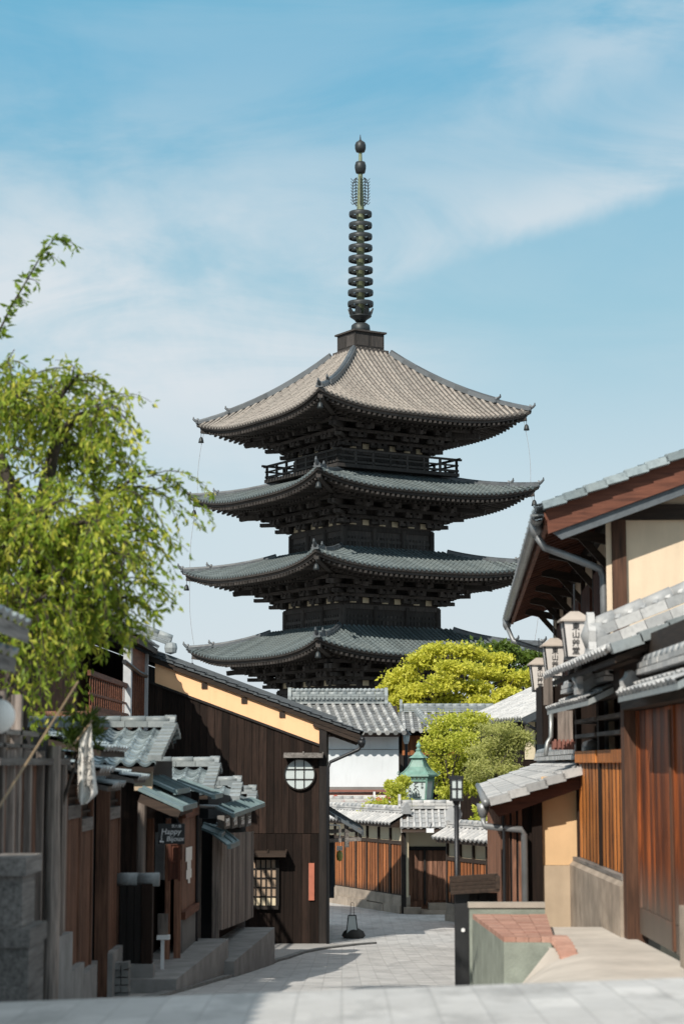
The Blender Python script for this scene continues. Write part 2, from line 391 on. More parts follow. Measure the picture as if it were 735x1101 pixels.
# driveway in front of the gate, rising from the street to the threshold
mb = MB(); rows = []
for y in lines(13.5, 22.3, .2):
    row = []
    for i in range(15):
        t = i / 14; x0 = 1.35 + .25 * max(0, min(1, (y - 17) / 2.5)) if y < 19.3 else 1.96
        x = x0 + (2.97 - x0) * t; g = gz(x, y) + .014
        e = min(1, t * 1.7); k = 1 - (1 - e) ** 2.2
        zt = -1.735 - .012 * max(0, y - 18)
        if y >= 19.3: k = 1
        row.append(V((x, y, max(g, g + (zt - g) * k))))
    rows.append(row)
mb.smooth = True; mb.grid(rows); struct(mb.build('driveway', 'apron_concrete', None, origin=(0, 0, 0)))
# ================================================================== five-storey pagoda
PD = 116.0
pc = at(388, HY, PD); PX = pc.x
pz0 = -4.0
pag = thing('pagoda', 'dark five-storey wooden pagoda with a tall bronze spire, rising behind the houses', 'pagoda', (PX, PD, 0), math.radians(31.6))
SF = [(Matrix.Rotation(math.radians(90 * k), 4, 'Z')) for k in range(4)]
TIP = [2.0, 6.6, 11.25, 15.7, 20.1]; EA = [7.7, 7.22, 7.5, 7.2, 6.92]; BW = [3.6, 3.45, 3.2, 2.95, 2.75]
UP = .75
def proof(li):
    ze = TIP[li] - UP; ae = EA[li]
    if li == 4: at_, zt = 1.05, 24.0
    else: at_, zt = BW[li + 1] + .5, TIP[li + 1] - UP - 3.25 + .30
    H = zt - ze
    def P(u, v, dz=0.0, push=0.0):
        r = ae + (at_ - ae) * v
        cr = abs(u) ** 5 * (1 - v) ** 2
        r2 = r + .22 * cr + push
        g = v * (.66 + .34 * v) if li == 4 else v * (.8 + .2 * v)
        z = ze + H * g + UP * (abs(u) ** 3.2) * (1 - v) ** 1.6 + dz
        return V((u * (r2), -r2, z))
    return P, ae, at_, H
for li in range(5):
    P, ae, at_, H = proof(li)
    a = MB(); nu, nv = 40, 10
    for m4 in SF:
        a.rr = .03
        a.grid([[m4 @ P(-1 + 2 * i / nu, j / nv) for i in range(nu + 1)] for j in range(nv + 1)]); a.rr = None
        # cover-tile ribs
        n = int(2 * ae / .31)
        for i in range(n + 1):
            x = -ae + .1 + (2 * ae - .2) * i / n
            vmax = 1.0 if abs(x) <= at_ else (ae - abs(x)) / (ae - at_)
            if vmax < .04: continue
            ns = max(2, int(vmax * 13)); base = ru(.42, .80)
            for s in range(ns):
                rows = []; r0 = min(1, max(0, base + ru(-.07, .07)))
                for v in (vmax * s / ns, vmax * (s + 1) / ns):
                    rr = ae + (at_ - ae) * v; u = max(-1, min(1, x / rr))
                    c = P(u, v); w = .096 if v == vmax * s / ns else .080
                    rows.append([m4 @ (c + V((w * math.cos(math.pi * k / 4) , 0, .02 + w * 1.15 * math.sin(math.pi * k / 4)))) for k in range(5)])
                a.grid(rows[::-1], r0)
            c = P(max(-1, min(1, x / ae)), 0) + V((0, -.02, .03)); w = .10
            a.prism([m4 @ (c + V((w * math.cos(2 * math.pi * k / 8), 0, w * math.sin(2 * math.pi * k / 8)))) for k in range(8)], m4.to_3x3() @ V((0, .05, 0)), .35)
    rf = a.build('roof', 'tile_pagoda' if li == 4 else 'tile_pagoda_shaded', pag, local=True, label='lit uppermost tiled roof below the spire' if li == 4 else None)
    # eave board and soffit
    s = MB()
    for m4 in SF:
        U_ = [-1 + 2 * i / nu for i in range(nu + 1)]
        s.grid([[m4 @ P(u, 0, -.015, .0) for u in U_], [m4 @ P(u, 0, -.14, -.03) for u in U_], [m4 @ P(u, 0, -.15, -.16) for u in U_], [m4 @ P(u, 0, -.30, -.18) for u in U_], [m4 @ P(u, 0, -.32, -.4) for u in U_]])
        bw = BW[li]
        def Q(u, t, dz=0):      # soffit from eave (t=0) to the wall (t=1)
            r = ae - .4 + (bw - ae + .4) * t
            return V((u * r, -r, TIP[li] - UP - .32 + .25 * t + UP * abs(u) ** 3.2 * (1 - t) ** 1.3 + dz))
        s.grid([[m4 @ Q(u, t / 6) for u in U_] for t in range(7)])
    s.build('eave', 'wood_pagoda', rf, local=True)
    s = MB(); nr = int(2 * ae / .34)
    for m4 in SF:
        for i in range(nr + 1):
            x = -ae + .2 + (2 * ae - .4) * i / nr
            for (r0, r1, dz, hh) in ((ae - .10, ae - 1.75, -.40, .13), (ae - 1.45, bw, -.50, .15)):
                if abs(x) > r0 - .05: continue
                r1 = max(r1, abs(x))
                def zz(r):
                    t = max(0, min(1, (ae - .4 - r) / (ae - .4 - bw))); u = min(1, abs(x) / r)
                    return TIP[li] - UP + .25 * t + UP * u ** 3.2 * (1 - t) ** 1.3 + dz
                s.beam(m4 @ V((x, -r0, zz(r0))), m4 @ V((x, -r1, zz(r1))), .12, hh)
        # hip rafter under the corner
    for m4 in SF:
        s.beam(m4 @ V((-ae + .0, -ae + .0, TIP[li] - .38)), m4 @ V((-bw, -bw, TIP[li] - UP - .45)), .26, .3)
    s.build('rafters', 'wood_pagoda', rf, local=True)
    # bracket tiers
    s = MB(); wz = TIP[li] - UP - 1.85
    tiers = [(bw + .5, wz + .38), (bw + 1.15, wz + .8), (bw + 1.9, wz + 1.22)]
    for m4 in SF:
        for (r, z) in tiers:
            s.beam(m4 @ V((-r - .25, -r, z + .28)), m4 @ V((r + .25, -r, z + .28)), .16, .18)
        for ci in range(4):
            x = -bw + .12 + (2 * bw - .24) * ci / 3
            dx = (-1, 0, 0, 1)[ci]
            for k, (r, z) in enumerate(tiers):
                e = r - bw
                s.beam(m4 @ V((x, -bw + .1, z)), m4 @ V((x, -r - .18, z)), .2, .2)
                for q in (-.42, 0, .42):
                    s.obox(m4 @ V((x + q, -r, z + .12)), m4.to_3x3() @ V((.12, 0, 0)), m4.to_3x3() @ V((0, .12, 0)), V((0, 0, .09)))
                s.beam(m4 @ V((x - .55, -r, z)), m4 @ V((x + .55, -r, z)), .17, .16)
                if dx: s.beam(m4 @ V((x, -bw, z)), m4 @ V((x + dx * (e + .25), -r - .25, z)), .22, .2)
            # tail rafter
            s.beam(m4 @ V((x, -bw, wz + 1.55)), m4 @ V((x, -bw - 2.35, wz + 1.12)), .2, .24)
            if dx: s.beam(m4 @ V((x, -bw, wz + 1.6)), m4 @ V((x + dx * 2.3, -bw - 2.3, wz + 1.2)), .24, .26)
    s.build('brackets', 'wood_pagoda', rf, local=True)
    # corner ridges with curled end tiles
    for m4 in SF:
        q = MB()
        for (v0, v1, w, h) in ((.24 if li == 4 else .30, .96, .32, .26 if li == 4 else .17), (.015, .32, .24, .17)):
            pts = [P(-1, v0 + (v1 - v0) * i / 8) for i in range(9)]
            for p0, p1 in zip(pts, pts[1:]):
                q.beam(m4 @ (p0 + V((0, 0, h * .45))), m4 @ (p1 + V((0, 0, h * .45))), w, h)
                q.tube([m4 @ (p0 + V((0, 0, h * .95))), m4 @ (p1 + V((0, 0, h * .95)))], .12, 7)
            e = pts[0]; dv = (pts[0] - pts[1]).normalized()
            # ornament: upright plate and curled horn
            oni(q, m4 @ (e + V((0, 0, -.02))), m4.to_3x3() @ V((dv.x, dv.y, 0)), .36, .36, .1)
            hp = [e + dv * .02 + V((0, 0, h * .8)), e + dv * .20 + V((0, 0, h + .10)), e + dv * .32 + V((0, 0, h + .22)), e + dv * .32 + V((0, 0, h + .36))]
            q.tube([m4 @ p for p in hp], [.11, .09, .07, .03], 7)
        q.build('corner_ridge', 'tile_dark', rf, local=True)
    # wind bells
    for m4 in SF:
        b = MB(); b.smooth = True; c = m4 @ V((-ae - .0, -ae - .0, TIP[li] - .55))
        b.tube([c + V((0, 0, .1)), c + V((0, 0, -.22))], .015, 5)
        b.lathe(c + V((0, 0, -.55)), [(.17, 0), (.15, .1), (.12, .25), (.06, .34), (.02, .36)], 10)
        b.build('wind_bell', 'bronze', rf, local=True)
    # body of the storey
    s = MB(); zb = (TIP[li - 1] - UP - .4) if li else pz0 + .9
    zf = (TIP[li] - UP - 3.2) if li else pz0 + .9
    s.box(-bw, bw, -bw, bw, zb, wz + 1.7)
    for m4 in SF:
        for (z, h, o) in ((wz + .05, .26, .09), (wz - .62, .16, .06), (zf + .28, .3, .12)):
            s.beam(m4 @ V((-bw - o, -bw - o / 2, z)), m4 @ V((bw + o, -bw - o / 2, z)), o, h)
        for ci in range(4):
            x = -bw + (2 * bw) * ci / 3
            s.tube([m4 @ V((x, -bw - .02, zf)), m4 @ V((x, -bw - .02, wz + .1))], .17, 8)
        # slatted windows and the centre door
        for ci in range(3):
            x = -bw + 2 * bw * (ci + .5) / 3; hw = bw / 3 - .3
            if ci == 1: 
                s.beam(m4 @ V((x, -bw - .03, zf + .4)), m4 @ V((x, -bw - .03, wz - .65)), .06, .05)
            for k in range(7):
                xx = x - hw + 2 * hw * k / 6
                s.obox(m4 @ V((xx, -bw - .02, (zf + wz) / 2 - .1)), m4.to_3x3() @ V((.05 if ci != 1 else .09, 0, 0)), m4.to_3x3() @ V((0, .03, 0)), V((0, 0, .38)))
    s.build('storey_wall', 'wood_pagoda', pag, local=True)
    for m4 in SF:          # pale plaster panels seen between the brackets
        for ci in range(3):
            x = -bw + 2 * bw * (ci + .5) / 3
            for q in (-.42, .42):
                w_ = MB(); w_.obox(m4 @ V((x + q, -bw - .03, wz + .42)), m4.to_3x3() @ V((.2, 0, 0)), m4.to_3x3() @ V((0, .02, 0)), V((0, 0, .15)))
                w_.build('plaster_panel', 'plaster_cream', pag, local=True)
# balcony under the top roof
b = MB(); zf = 16.62; rb = 4.02
b.box(-rb - .12, rb + .12, -rb - .12, rb + .12, zf - .2, zf)
for m4 in SF:
    for z, w in ((zf + .14, .12), (zf + .46, .09), (zf + .80, .12)):
        ov = .35 if z > zf + .7 else .12
        b.beam(m4 @ V((-rb - ov, -rb, z)), m4 @ V((rb + ov, -rb, z)), w, w)
    for i in range(8):
        x = -rb + 2 * rb * i / 7
        b.beam(m4 @ V((x, -rb, zf)), m4 @ V((x, -rb, zf + .78)), .12, .12)
b.build('balcony', 'wood_pagoda', pag, local=True)
# stone podium, hidden behind the houses
b = MB(); b.box(-5.2, 5.2, -5.2, 5.2, pz0 - .5, pz0 + .6); b.box(-4.6, 4.6, -4.6, 4.6, pz0 + .6, pz0 + .9)
b.build('podium', 'stone_grey', pag, local=True)
# spire
def zp(py): return (az(py, PD))
box_ = MB(); z0, z1 = 23.6, zp(359)
box_.box(-1.2, 1.2, -1.2, 1.2, z0, z0 + .45); box_.box(-1.0, 1.0, -1.0, 1.0, z0 + .45, z1 - .1); box_.box(-1.12, 1.12, -1.12, 1.12, z1 - .1, z1)
for m4 in SF:
    for x in (-.5, .5): box_.obox(m4 @ V((x, -1.0, (z0 + .45 + z1 - .1) / 2)), m4.to_3x3() @ V((.4, 0, 0)), m4.to_3x3() @ V((0, .02, 0)), V((0, 0, .32)))
sp = box_.build('spire_base', 'wood_pagoda', pag, local=True)
b = MB(); b.smooth = True
b.lathe((0, 0, z1), [(.55, 0), (.57, .25), (.54, .5), (.4, .62), (.3, .64)], 20); b.build('dome', 'bronze', pag, local=True)
b = MB(); b.smooth = True; zb = zp(346)
b.lathe((0, 0, zb), [(.3, 0), (.36, .1), (.62, .28), (.66, .34), (.3, .3), (.28, .25)], 20); b.smooth = False
for k in range(8):
    t = math.pi * k / 4; c = V((.62 * math.cos(t), .62 * math.sin(t), zb + .5)); d = V((-math.sin(t), math.cos(t), 0))
    b.prism([c + d * x * .2 + V((math.cos(t), math.sin(t), 0)) * (.0 + .12 * y) + V((0, 0, y * .3)) for x, y in ((-.7, -.7), (.7, -.7), (1, 0), (.6, .8), (0, 1), (-.6, .8), (-1, 0))], V((math.cos(t), math.sin(t), 0)) * .04)
b.build('lotus_collar', 'bronze', pag, local=True)
b = MB(); b.smooth = True
b.tube([(0, 0, zb), (0, 0, zp(226)), (0, 0, zp(186)), (0, 0, zp(152))], [.24, .22, .13, .08], 12); b.build('mast', 'bronze_green', pag, local=True)
for k in range(9):
    py = 230.5 + (327 - 230.5) * k / 8; zc = zp(py); r = .67 + .085 * k / 8
    b = MB(); b.smooth = True
    n = 28; rows = []
    for (rr, dz) in ((r, -.13), (r + .02, 0), (r, .13), (r - .05, .13), (r - .04, -.13), (r, -.13)):
        rows.append([V((rr * math.cos(2 * math.pi * i / n), rr * math.sin(2 * math.pi * i / n), zc + dz)) for i in range(n + 1)])
    b.grid(rows[::-1]); b.smooth = False
    for i in range(4):
        t = math.pi / 2 * i + .3; b.beam((.1 * math.cos(t), .1 * math.sin(t), zc), ((r - .03) * math.cos(t), (r - .03) * math.sin(t), zc), .07, .12)
    b.lathe((0, 0, zc - .1), [(.20, 0), (.22, .1), (.20, .2)], 12)
    b.build('spire_ring', 'bronze', pag, local=True)
b = MB()                            # pierced flame vanes
zl, zh = zp(222), zp(191)
for i in range(4):
    t = math.pi / 2 * i + math.radians(-31.6); e = V((math.cos(t), math.sin(t), 0)); up = V((0, 0, 1))
    b.tube([e * .12 + up * zl, e * .40 + up * (zl + .2), e * .47 + up * (zl + .7), e * .44 + up * (zh - .3), e * .2 + up * zh], .03, 5)
    b.tube([e * .26 + up * zl, e * .27 + up * zh], .02, 5)
    for k in range(9):
        z = zl + .15 + (zh - zl - .3) * k / 8
        b.tube([e * .12 + up * z, e * .3 + up * (z + .1), e * .46 + up * (z - .04), e * .56 + up * (z + .1)], .022, 4)
        b.tube([e * .2 + up * (z + .12), e * .36 + up * (z - .02)], .02, 4)
b.build('flame_finial', 'bronze', pag, local=True)
b = MB(); b.smooth = True
b.lathe((0, 0, zp(187)), [(.14, 0), (.28, .06), (.34, .35), (.34, .5), (.28, .72), (.14, .76)], 16); b.build('upper_orb', 'bronze', pag, local=True)
b = MB(); b.smooth = True
b.lathe((0, 0, zp(164)), [(.1, 0), (.26, .04), (.33, .25), (.33, .45), (.27, .62), (.12, .72), (.05, .8), (.015, 1.1)], 16); b.build('jewel', 'bronze', pag, local=True)
# lightning cables hanging from the roof corners
for sgn in (-1, 1):
    b = MB(); pts = []
    # corners local: (-,+) is screen left, (+,-) is screen right
    cs = [V((sgn * (EA[l] - .15), -sgn * (EA[l] - .15), TIP[l] - .3)) for l in (4, 3, 2, 1)]
    for p0, p1 in zip(cs, cs[1:]):
        for i in range(8):
            t = i / 8; o = math.sin(math.pi * t) * .12; pts.append(p0.lerp(p1, t) + V((sgn * o, -sgn * o, 0)))
    b.tube(pts, .014, 5); b.build('lightning_cable', 'wire', pag, local=True)
# ================================================================== LEFT SIDE
def gable_roof_front(root, x0, x1, yr, zr, ye, ze, yb, zb, name='roof', mat='tile_town'):
    """ridge runs across (x); front slope (yr,zr)->(ye,ze), back slope to (yb,zb)"""
    mb = MB(); L = math.hypot(ye - yr, ze - zr)
    wave_tiles(mb, (x0, yr, zr), (1, 0, 0), x1 - x0, (0, ye - yr, ze - zr), L, .20, .19, .034, .020, 9)
    Lb = math.hypot(yb - yr, zb - zr)
    wave_tiles(mb, (x1, yr, zr), (-1, 0, 0), x1 - x0, (0, yb - yr, zb - zr), Lb)
    o = mb.build(name, mat, root)
    r = MB(); ridge(r, (x0, yr, zr + .02), (x1 - .02, yr, zr + .02), .2, .09, 1, .055)
    oni(r, (x1 - .03, yr, zr - .03), (1, 0, 0), .22, .20, .07)
    r.smooth = True; r.tube([(x1 - .10, yr, zr + .14), (x1 + .05, yr, zr + .14)], .05, 10); r.smooth = False
    # verge tiles on the street gable
    for (ya, za, yb_, zb_) in ((yr, zr, ye, ze), (yr, zr, yb, zb)):
        n = max(2, round(math.hypot(ya - yb_, za - zb_) / .24))
        for i in range(n):
            f0, f1 = i / n, (i + 1) / n
            p = V((x1 - .02, ya + (yb_ - ya) * f0, za + (zb_ - za) * f0 + .05)); q = V((x1 - .02, ya + (yb_ - ya) * f1, za + (zb_ - za) * f1 + .07))
            r.beam(p, q, .17, .075)
    r.build('ridge', 'tile_ridge', o)
    s = MB(); s.prism([(x0, yr, zr - .04), (x0, ye, ze - .04), (x0, ye, ze - .10), (x0, yr, zr - .12), (x0, yb, zb - .10), (x0, yb, zb - .04)], (x1 - .03 - x0, 0, 0))
    s.build('roof_boards', 'wood_dark_x', o)
    return o
def sheet_pent(mb, a, b, c, d, t=.035, seam=.0):
    """thin sloping sheet roof, corners given wall-near, eave-near, eave-far, wall-far"""
    a, b, c, d = V(a), V(b), V(c), V(d)
    u = (d - a).normalized(); w = (b - a).normalized(); n = w.cross(u); n = n if n.z > 0 else -n
    k = max(1, round((d - a).length / .45))
    for i in range(k):
        p0, p1 = a.lerp(d, i / k), a.lerp(d, (i + 1) / k); q0, q1 = b.lerp(c, i / k), b.lerp(c, (i + 1) / k)
        mb.hexa([p0, q0, q1, p1], [p0 + n * t, q0 + n * t, q1 + n * t, p1 + n * t])
        mb.beam(p1 + n * (t + .012), q1 + n * (t + .012), .03, .03)
    mb.beam(b + n * t * .5, c + n * t * .5, .05, t + .03)
# ---- near house beside the camera (only its eaves reach into the picture; its shadow falls on the street)
t = thing('gabled_house', 'grey timber house at the left edge, only its two eave corners reach into view', 'house', (-3.4, 9, -1.4))
b = MB(); b.box(-6.5, -2.95, -2, 9.9, -1.7, 2.7); b.build('wall', 'wood_grey', t)
b = MB(); sl = .42
for (ev, er, ye0, ye1) in ((-2.25, 1, -2.6, 12.9),):
    wave_tiles(b, (-4.8, -2.6, 3.75), (0, 1, 0), 12.9, (1.75, 0, -.75), 1.95)
    wave_tiles(b, (-4.8, 10.3, 3.75), (0, -1, 0), 12.9, (-1.9, 0, -.8), 2.05)
o = b.build('roof', 'tile_town', t)
b = MB(); ridge(b, (-4.8, -2.6, 3.78), (-4.8, 10.3, 3.78)); b.build('ridge', 'tile_ridge', o)
# lower pent eaves seen at the frame edge
for (py, px, Yd, dz) in ((692, 31, 13.6, .0), (724, 17, 13.3, .0)):
    b = MB(); e = at(px, py, Yd)
    b.prism([(e.x, Yd, e.z), (e.x, Yd, e.z + .10), (e.x - 1.1, Yd, e.z + .52), (e.x - 1.1, Yd, e.z + .42)], (0, -5.5, 0))
    o = b.build('pent_roof', 'wood_grey_y', t)
    b = MB(); wave_tiles(b, (e.x - 1.1, Yd - 5.5, e.z + .545), (0, 1, 0), 5.45, (1.1, 0, -.42), 1.17, .27, .235, .02); b.build('roof_tiles', 'tile_town', o)
# ---- unseen townhouse, added left of the picture to put the shop row in shade
t = thing('townhouse', 'unseen tall townhouse added out of view to shade the left shop row', 'house', (-8, 22, -2.6))
b = MB(); b.box(-10.5, -5.7, 17.2, 28.4, -3.3, 4.1); b.build('wall', 'wood_dark', t)
b = MB(); wave_tiles(b, (-8.1, 16.8, 5.2), (0, 1, 0), 12.0, (2.8, 0, -1.05), 2.99); wave_tiles(b, (-8.1, 28.8, 5.2), (0, -1, 0), 12.0, (-2.8, 0, -1.05), 2.99); o = b.build('roof', 'tile_town', t)
b = MB(); ridge(b, (-8.1, 16.8, 5.23), (-8.1, 28.8, 5.23)); b.build('ridge', 'tile_ridge', o)
# ---- white globe lantern hung under the eave
p = at(-2, 770, 13.2)
t = thing('globe_lantern', 'round white paper lantern cut by the left frame edge, under the dark eave', 'lantern', p)
b = MB(); b.smooth = True
rr = .113
b.lathe(p, [(rr * math.cos(a) , rr * math.sin(a)) for a in [math.radians(-80 + 160 * i / 18) for i in range(19)]], 24); b.build('lamp_shade', 'paper', t)
b = MB(); b.lathe(p + V((0, 0, .105)), [(.03, 0), (.03, .03)], 12); b.tube([p + V((0, 0, .13)), p + V((0, 0, .34))], .006, 5); b.beam(p + V((0, 0, .34)), p + V((-.9, 0, .34)), .04, .04); b.build('hanger', 'iron', t)
# ---- grey timber plinth at the left edge
X0 = ax(0, 14.8) - .6
t = thing('timber_plinth', 'weathered grey timber gatepost plinth of two stacked blocks at the left edge', 'plinth', (ax(5, 14.8), 14.9, gz(-2.4, 14.8)))
b = MB(); z0, z1, z2 = gz(-2.5, 14.8) - .1, az(1003, 14.8), az(925, 14.8)
b.box(X0, ax(36, 14.8), 14.75, 15.5, z0, z1 - .1); b.build('lower_block', 'wood_grey_y', t)
b = MB(); b.box(X0, ax(38, 14.8), 14.72, 15.55, z1 - .1, z1 + .03); b.build('ledge', 'wood_grey_y', t)
b = MB(); b.box(X0, ax(27, 14.8), 14.8, 15.4, z1 + .03, z2 - .11); b.build('upper_block', 'wood_grey_y', t)
b = MB(); b.box(X0, ax(32, 14.8), 14.74, 15.5, z2 - .11, z2 + .02); b.build('cap', 'wood_grey_y', t)
# ---- weathered plank fence
t = thing('plank_fence', 'weathered grey brown plank fence with a round log post, behind the timber plinth', 'fence', (-2.62, 17, -2.1))
b = MB(); FX = -2.66
boards(b, (FX, 15.5), (FX, 17.45), lambda f: az(1030, 17) , lambda f: .02, (1, 0), .17, .03, .035); b.build('planks', 'wood_brown', t)
b = MB(); b.box(FX - .08, FX - .02, 15.3, 17.6, -2.3, .0); b.build('backing', 'shade', t)
b = MB()
for y in (15.9, 16.75, 17.45): b.box(FX + .02, FX + .085, y - .035, y + .035, az(1030, 17), .10)
for y in (15.55, 16.35): b.box(FX - .02, FX + .06, y - .05, y + .05, -2.0, .55)
b.build('battens', 'wood_grey', t)
b = MB(); b.box(FX - .03, FX + .12, 15.0, 18.9, -.02, .035); b.box(FX - .03, FX + .06, 15.0, 17.3, .22, .26); b.box(FX - .03, FX + .06, 15.0, 17.3, .12, .15); b.build('top_rail', 'wood_grey_y', t)
b = MB(); b.prism([(FX, 15.5, -2.3), (FX, 17.5, -2.4), (FX, 17.5, az(1028, 17.4)), (FX, 15.5, az(1040, 15.6))], (.1, 0, 0)); b.build('footing', 'concrete_grey', t)
b = MB(); yl = 17.85; xl = ax(58, yl); b.tube([(xl, yl, gz(-2.6, yl) - .05), (xl + .01, yl, -1.2), (xl - .005, yl, -.4), (xl, yl, .15)], [.075, .07, .066, .062], 14); b.build('log_post', 'wood_grey', t)
b = MB(); boards(b, (FX, 18.1), (FX, 19.2), -1.75, .02, (1, 0), .2, .05, .04); b.box(FX + .05, FX + .1, 18.55, 18.65, -1.75, .1); b.build('planks', 'wood_grey', t)
b = MB(); b.prism([(FX + .02, 18.1, -2.5), (FX + .02, 19.25, -2.5), (FX + .02, 19.25, az(1002, 19.2)), (FX + .02, 18.1, az(1010, 18.1))], (.10, 0, 0)); b.build('footing', 'concrete_grey', t)
b = MB(); b.box(FX - .5, FX - .02, 17.4, 18.4, -2.3, .3); b.build('backing', 'shade', t)
p = V((xl + .08, 17.6, gz(-2.5, 17.6))); b = MB(); b.smooth = True
b.lathe(p, [(.22, -.05), (.21, .03), (.15, .07), (.04, .085)], 14); tag(b.build('stepping_stone', 'stone_grey', None), 'flat rounded stone lying at the foot of the log post', 'stone')
# ---- slender stepped shop front : brown slat panels with small tiled caps
t = thing('slatted_house', 'narrow house front of reddish brown slat panels stepping down with small tiled pent roofs', 'house', (-2.6, 21, -2.4))
specs = [(19.3, 20.3, -2.66, 880, 1040, 832), (20.35, 21.3, -2.66, 893, 1042, 848), (22.3, 23.35, -2.6, 880, 1020, 840)]
for (ya, yb, x, pt, pb, pc_) in specs:
    zt, zb2, zc = az(pt, (ya + yb) / 2), az(pb, (ya + yb) / 2), az(pc_, (ya + yb) / 2)
    b = MB(); b.box(x - .06, x, ya, yb, zb2, zt); slats(b, (x, ya), (x, yb), zb2, zt, (1, 0), .03, .022, .025); pn = b.build('slat_panel', 'wood_brown', t)
    b = MB(); b.box(x - .1, x + .045, ya - .05, ya + .02, -2.9, zc); b.box(x - .1, x + .045, yb - .04, yb + .03, -2.9, zc); b.build('post', 'wood_brown', t)
    b = MB(); b.box(x - .05, x + .05, ya + .02, yb - .04, zt, zt + .13); b.build('lintel', 'wood_grey_y', t)
    b = MB(); b.box(x - .05, x - .01, ya + .02, yb - .04, zt + .13, zc)
    for k in range(2): b.box(x - .02, x + .02, ya + .02, yb - .04, zt + .18 + k * .12, zt + .21 + k * .12)
    b.build('transom', 'wood_dark_y', t)
    b = MB(); b.box(x - .1, x + .1, ya - .04, yb + .02, -3.0, zb2); b.build('footing', 'concrete_grey', t)
    b = MB(); b.prism([(x - .3, ya - .15, zc + .12), (x + .32, ya - .15, zc - .02), (x + .32, ya - .15, zc + .03), (x - .3, ya - .15, zc + .17)], (0, yb - ya + .25, 0)); o = b.build('pent_roof', 'wood_grey_y', t)
    b = MB(); wave_tiles(b, (x - .3, ya - .15, zc + .185), (0, 1, 0), yb - ya + .25, (.65, 0, -.147), .66, .25, .22, .018, .03); b.build('roof_tiles', 'tile_town', o)
b = MB(); b.box(-3.2, -2.72, 19.2, 23.4, -3.0, -.35); b.build('backing', 'shade', t)
b = MB(); b.box(-2.9, -2.66, 21.35, 22.25, -3.0, az(1035, 22)); b.build('doorstep', 'concrete_grey', t)
# upper main roof of that house with pale tile edges
b = MB(); zu = az(808, 21)
b.prism([(-3.2, 19.9, zu + .12), (-2.38, 19.9, zu - .06), (-2.38, 19.9, zu + .0), (-3.2, 19.9, zu + .18)], (0, 2.2, 0)); o = b.build('roof', 'wood_dark_y', t)
b = MB(); wave_tiles(b, (-3.2, 19.9, zu + .205), (0, 1, 0), 2.2, (.82, 0, -.18), .85, .26, .21, .014, .035); b.build('roof_tiles', 'tile_town', o)
b = MB(); b.box(-3.1, -2.75, 20.0, 22.0, -.4, zu - .0); b.build('upper_wall', 'wood_dark', t)
# ---- pile of rubble stones
t = thing('stone_pile', 'small rough stone pillar of stacked blocks between slatted front and dark booth', 'stone pile', (ax(134, 22.8), 22.7, gz(-2.4, 22.8)))
xs = ax(134, 22.6)
for k in range(5):
    b = MB(); z = gz(-2.45, 22.6) - .03 + k * .083
    for q in range(2):
        x = xs + (-.045 if q else .045); c = V((x, 22.6 + ru(-.02, .02), z + .04))
        b.obox(c, (.04 + ru(-.005, .008), 0, ru(-.008, .008)), (0, .1, 0), (ru(-.006, .006), 0, .036))
    b.build('stone', 'stone_grey', t)
# ---- dark boarded booth with ridge cap
yc = 23.3; x0, x1 = ax(131, yc), ax(166, yc); zt = az(950, yc); zb2 = az(1036, yc)
t = thing('board_screen', 'low dark board screen wall under a pale half round ridge cap', 'screen wall', ((x0 + x1) / 2, yc, gz(-2.2, yc)))
b = MB(); boards(b, (x0, yc), (x1 - .12, yc), zb2, zt, (0, -1), .09, .02); b.box(x0, x1 - .02, yc + .005, yc + .10, zb2, zt); b.build('boards', 'wood_black', t)
b = MB(); b.box(x1 - .12, x1, yc - .05, yc + .12, zb2, zt); b.build('end_post', 'wood_dark', t)
b = MB(); b.box(x0, x1 + .02, yc - .06, yc + .14, zb2 - .5, zb2); b.build('footing', 'concrete_grey', t)
b = MB(); b.smooth = True
n = 2
for i in range(n):
    a, c = x0 - .04 + (x1 + .12 - x0) * i / n, x0 - .04 + (x1 + .12 - x0) * (i + 1) / n
    b.tube([(a, yc + .03, zt + .045), (c - .008, yc + .03, zt + .045)], [.075, .08], 14)
b.build('ridge_cap', 'tile_ridge', t)
# ---- shop with hanging board
t = thing('corner_shop', 'small dark wooden shop with a wavy tiled gable roof and tin canopies over its front', 'shop', (-2.6, 26, -2.8))
gable_roof_front(t, -5.6, ax(178, 25.9), 26.9, az(784, 26.9), 24.6, az(821, 24.6), 27.5, az(784, 26.9) - .16)
b = MB(); b.box(-5.4, -2.42, 25.0, 28.8, -3.2, .02); b.build('wall', 'wood_dark', t)
b = MB(); b.prism([(-2.5, 25, -.1), (-2.5, 27.4, -.1), (-2.5, 26.9, .36)], (.04, 0, 0)); b.build('gable', 'plaster_cream', t)
b = MB(); b.box(-2.55, -2.33, 24.8, 24.9, -.34, -.08); b.build('transom', 'plaster_wain', t)
cz = MB()
sheet_pent(cz, at(148, 850, 24.0), at(194, 871, 24.0), V((ax(194, 24.0) + .02, 26.2, az(871, 24.0))), V((ax(148, 24), 26.2, az(850, 24.0))))
cn = cz.build('canopy', 'copper_sheet', t)
b = MB(); b.beam(at(150, 858, 24.02), at(193, 876, 24.02), .05, .10); b.beam(V((ax(194, 24.0) - .03, 24.1, az(873, 24) - .02)), V((ax(194, 24.0) - .03, 26.1, az(873, 24) - .02)), .05, .06); b.build('canopy_frame', 'wood_dark_x', cn)
cz = MB(); sheet_pent(cz, at(150, 836, 25), at(188, 853, 25), V((ax(188, 25), 27.2, az(853, 25))), V((ax(150, 25), 27.2, az(836, 25)))); cz.build('canopy', 'copper_sheet', t)
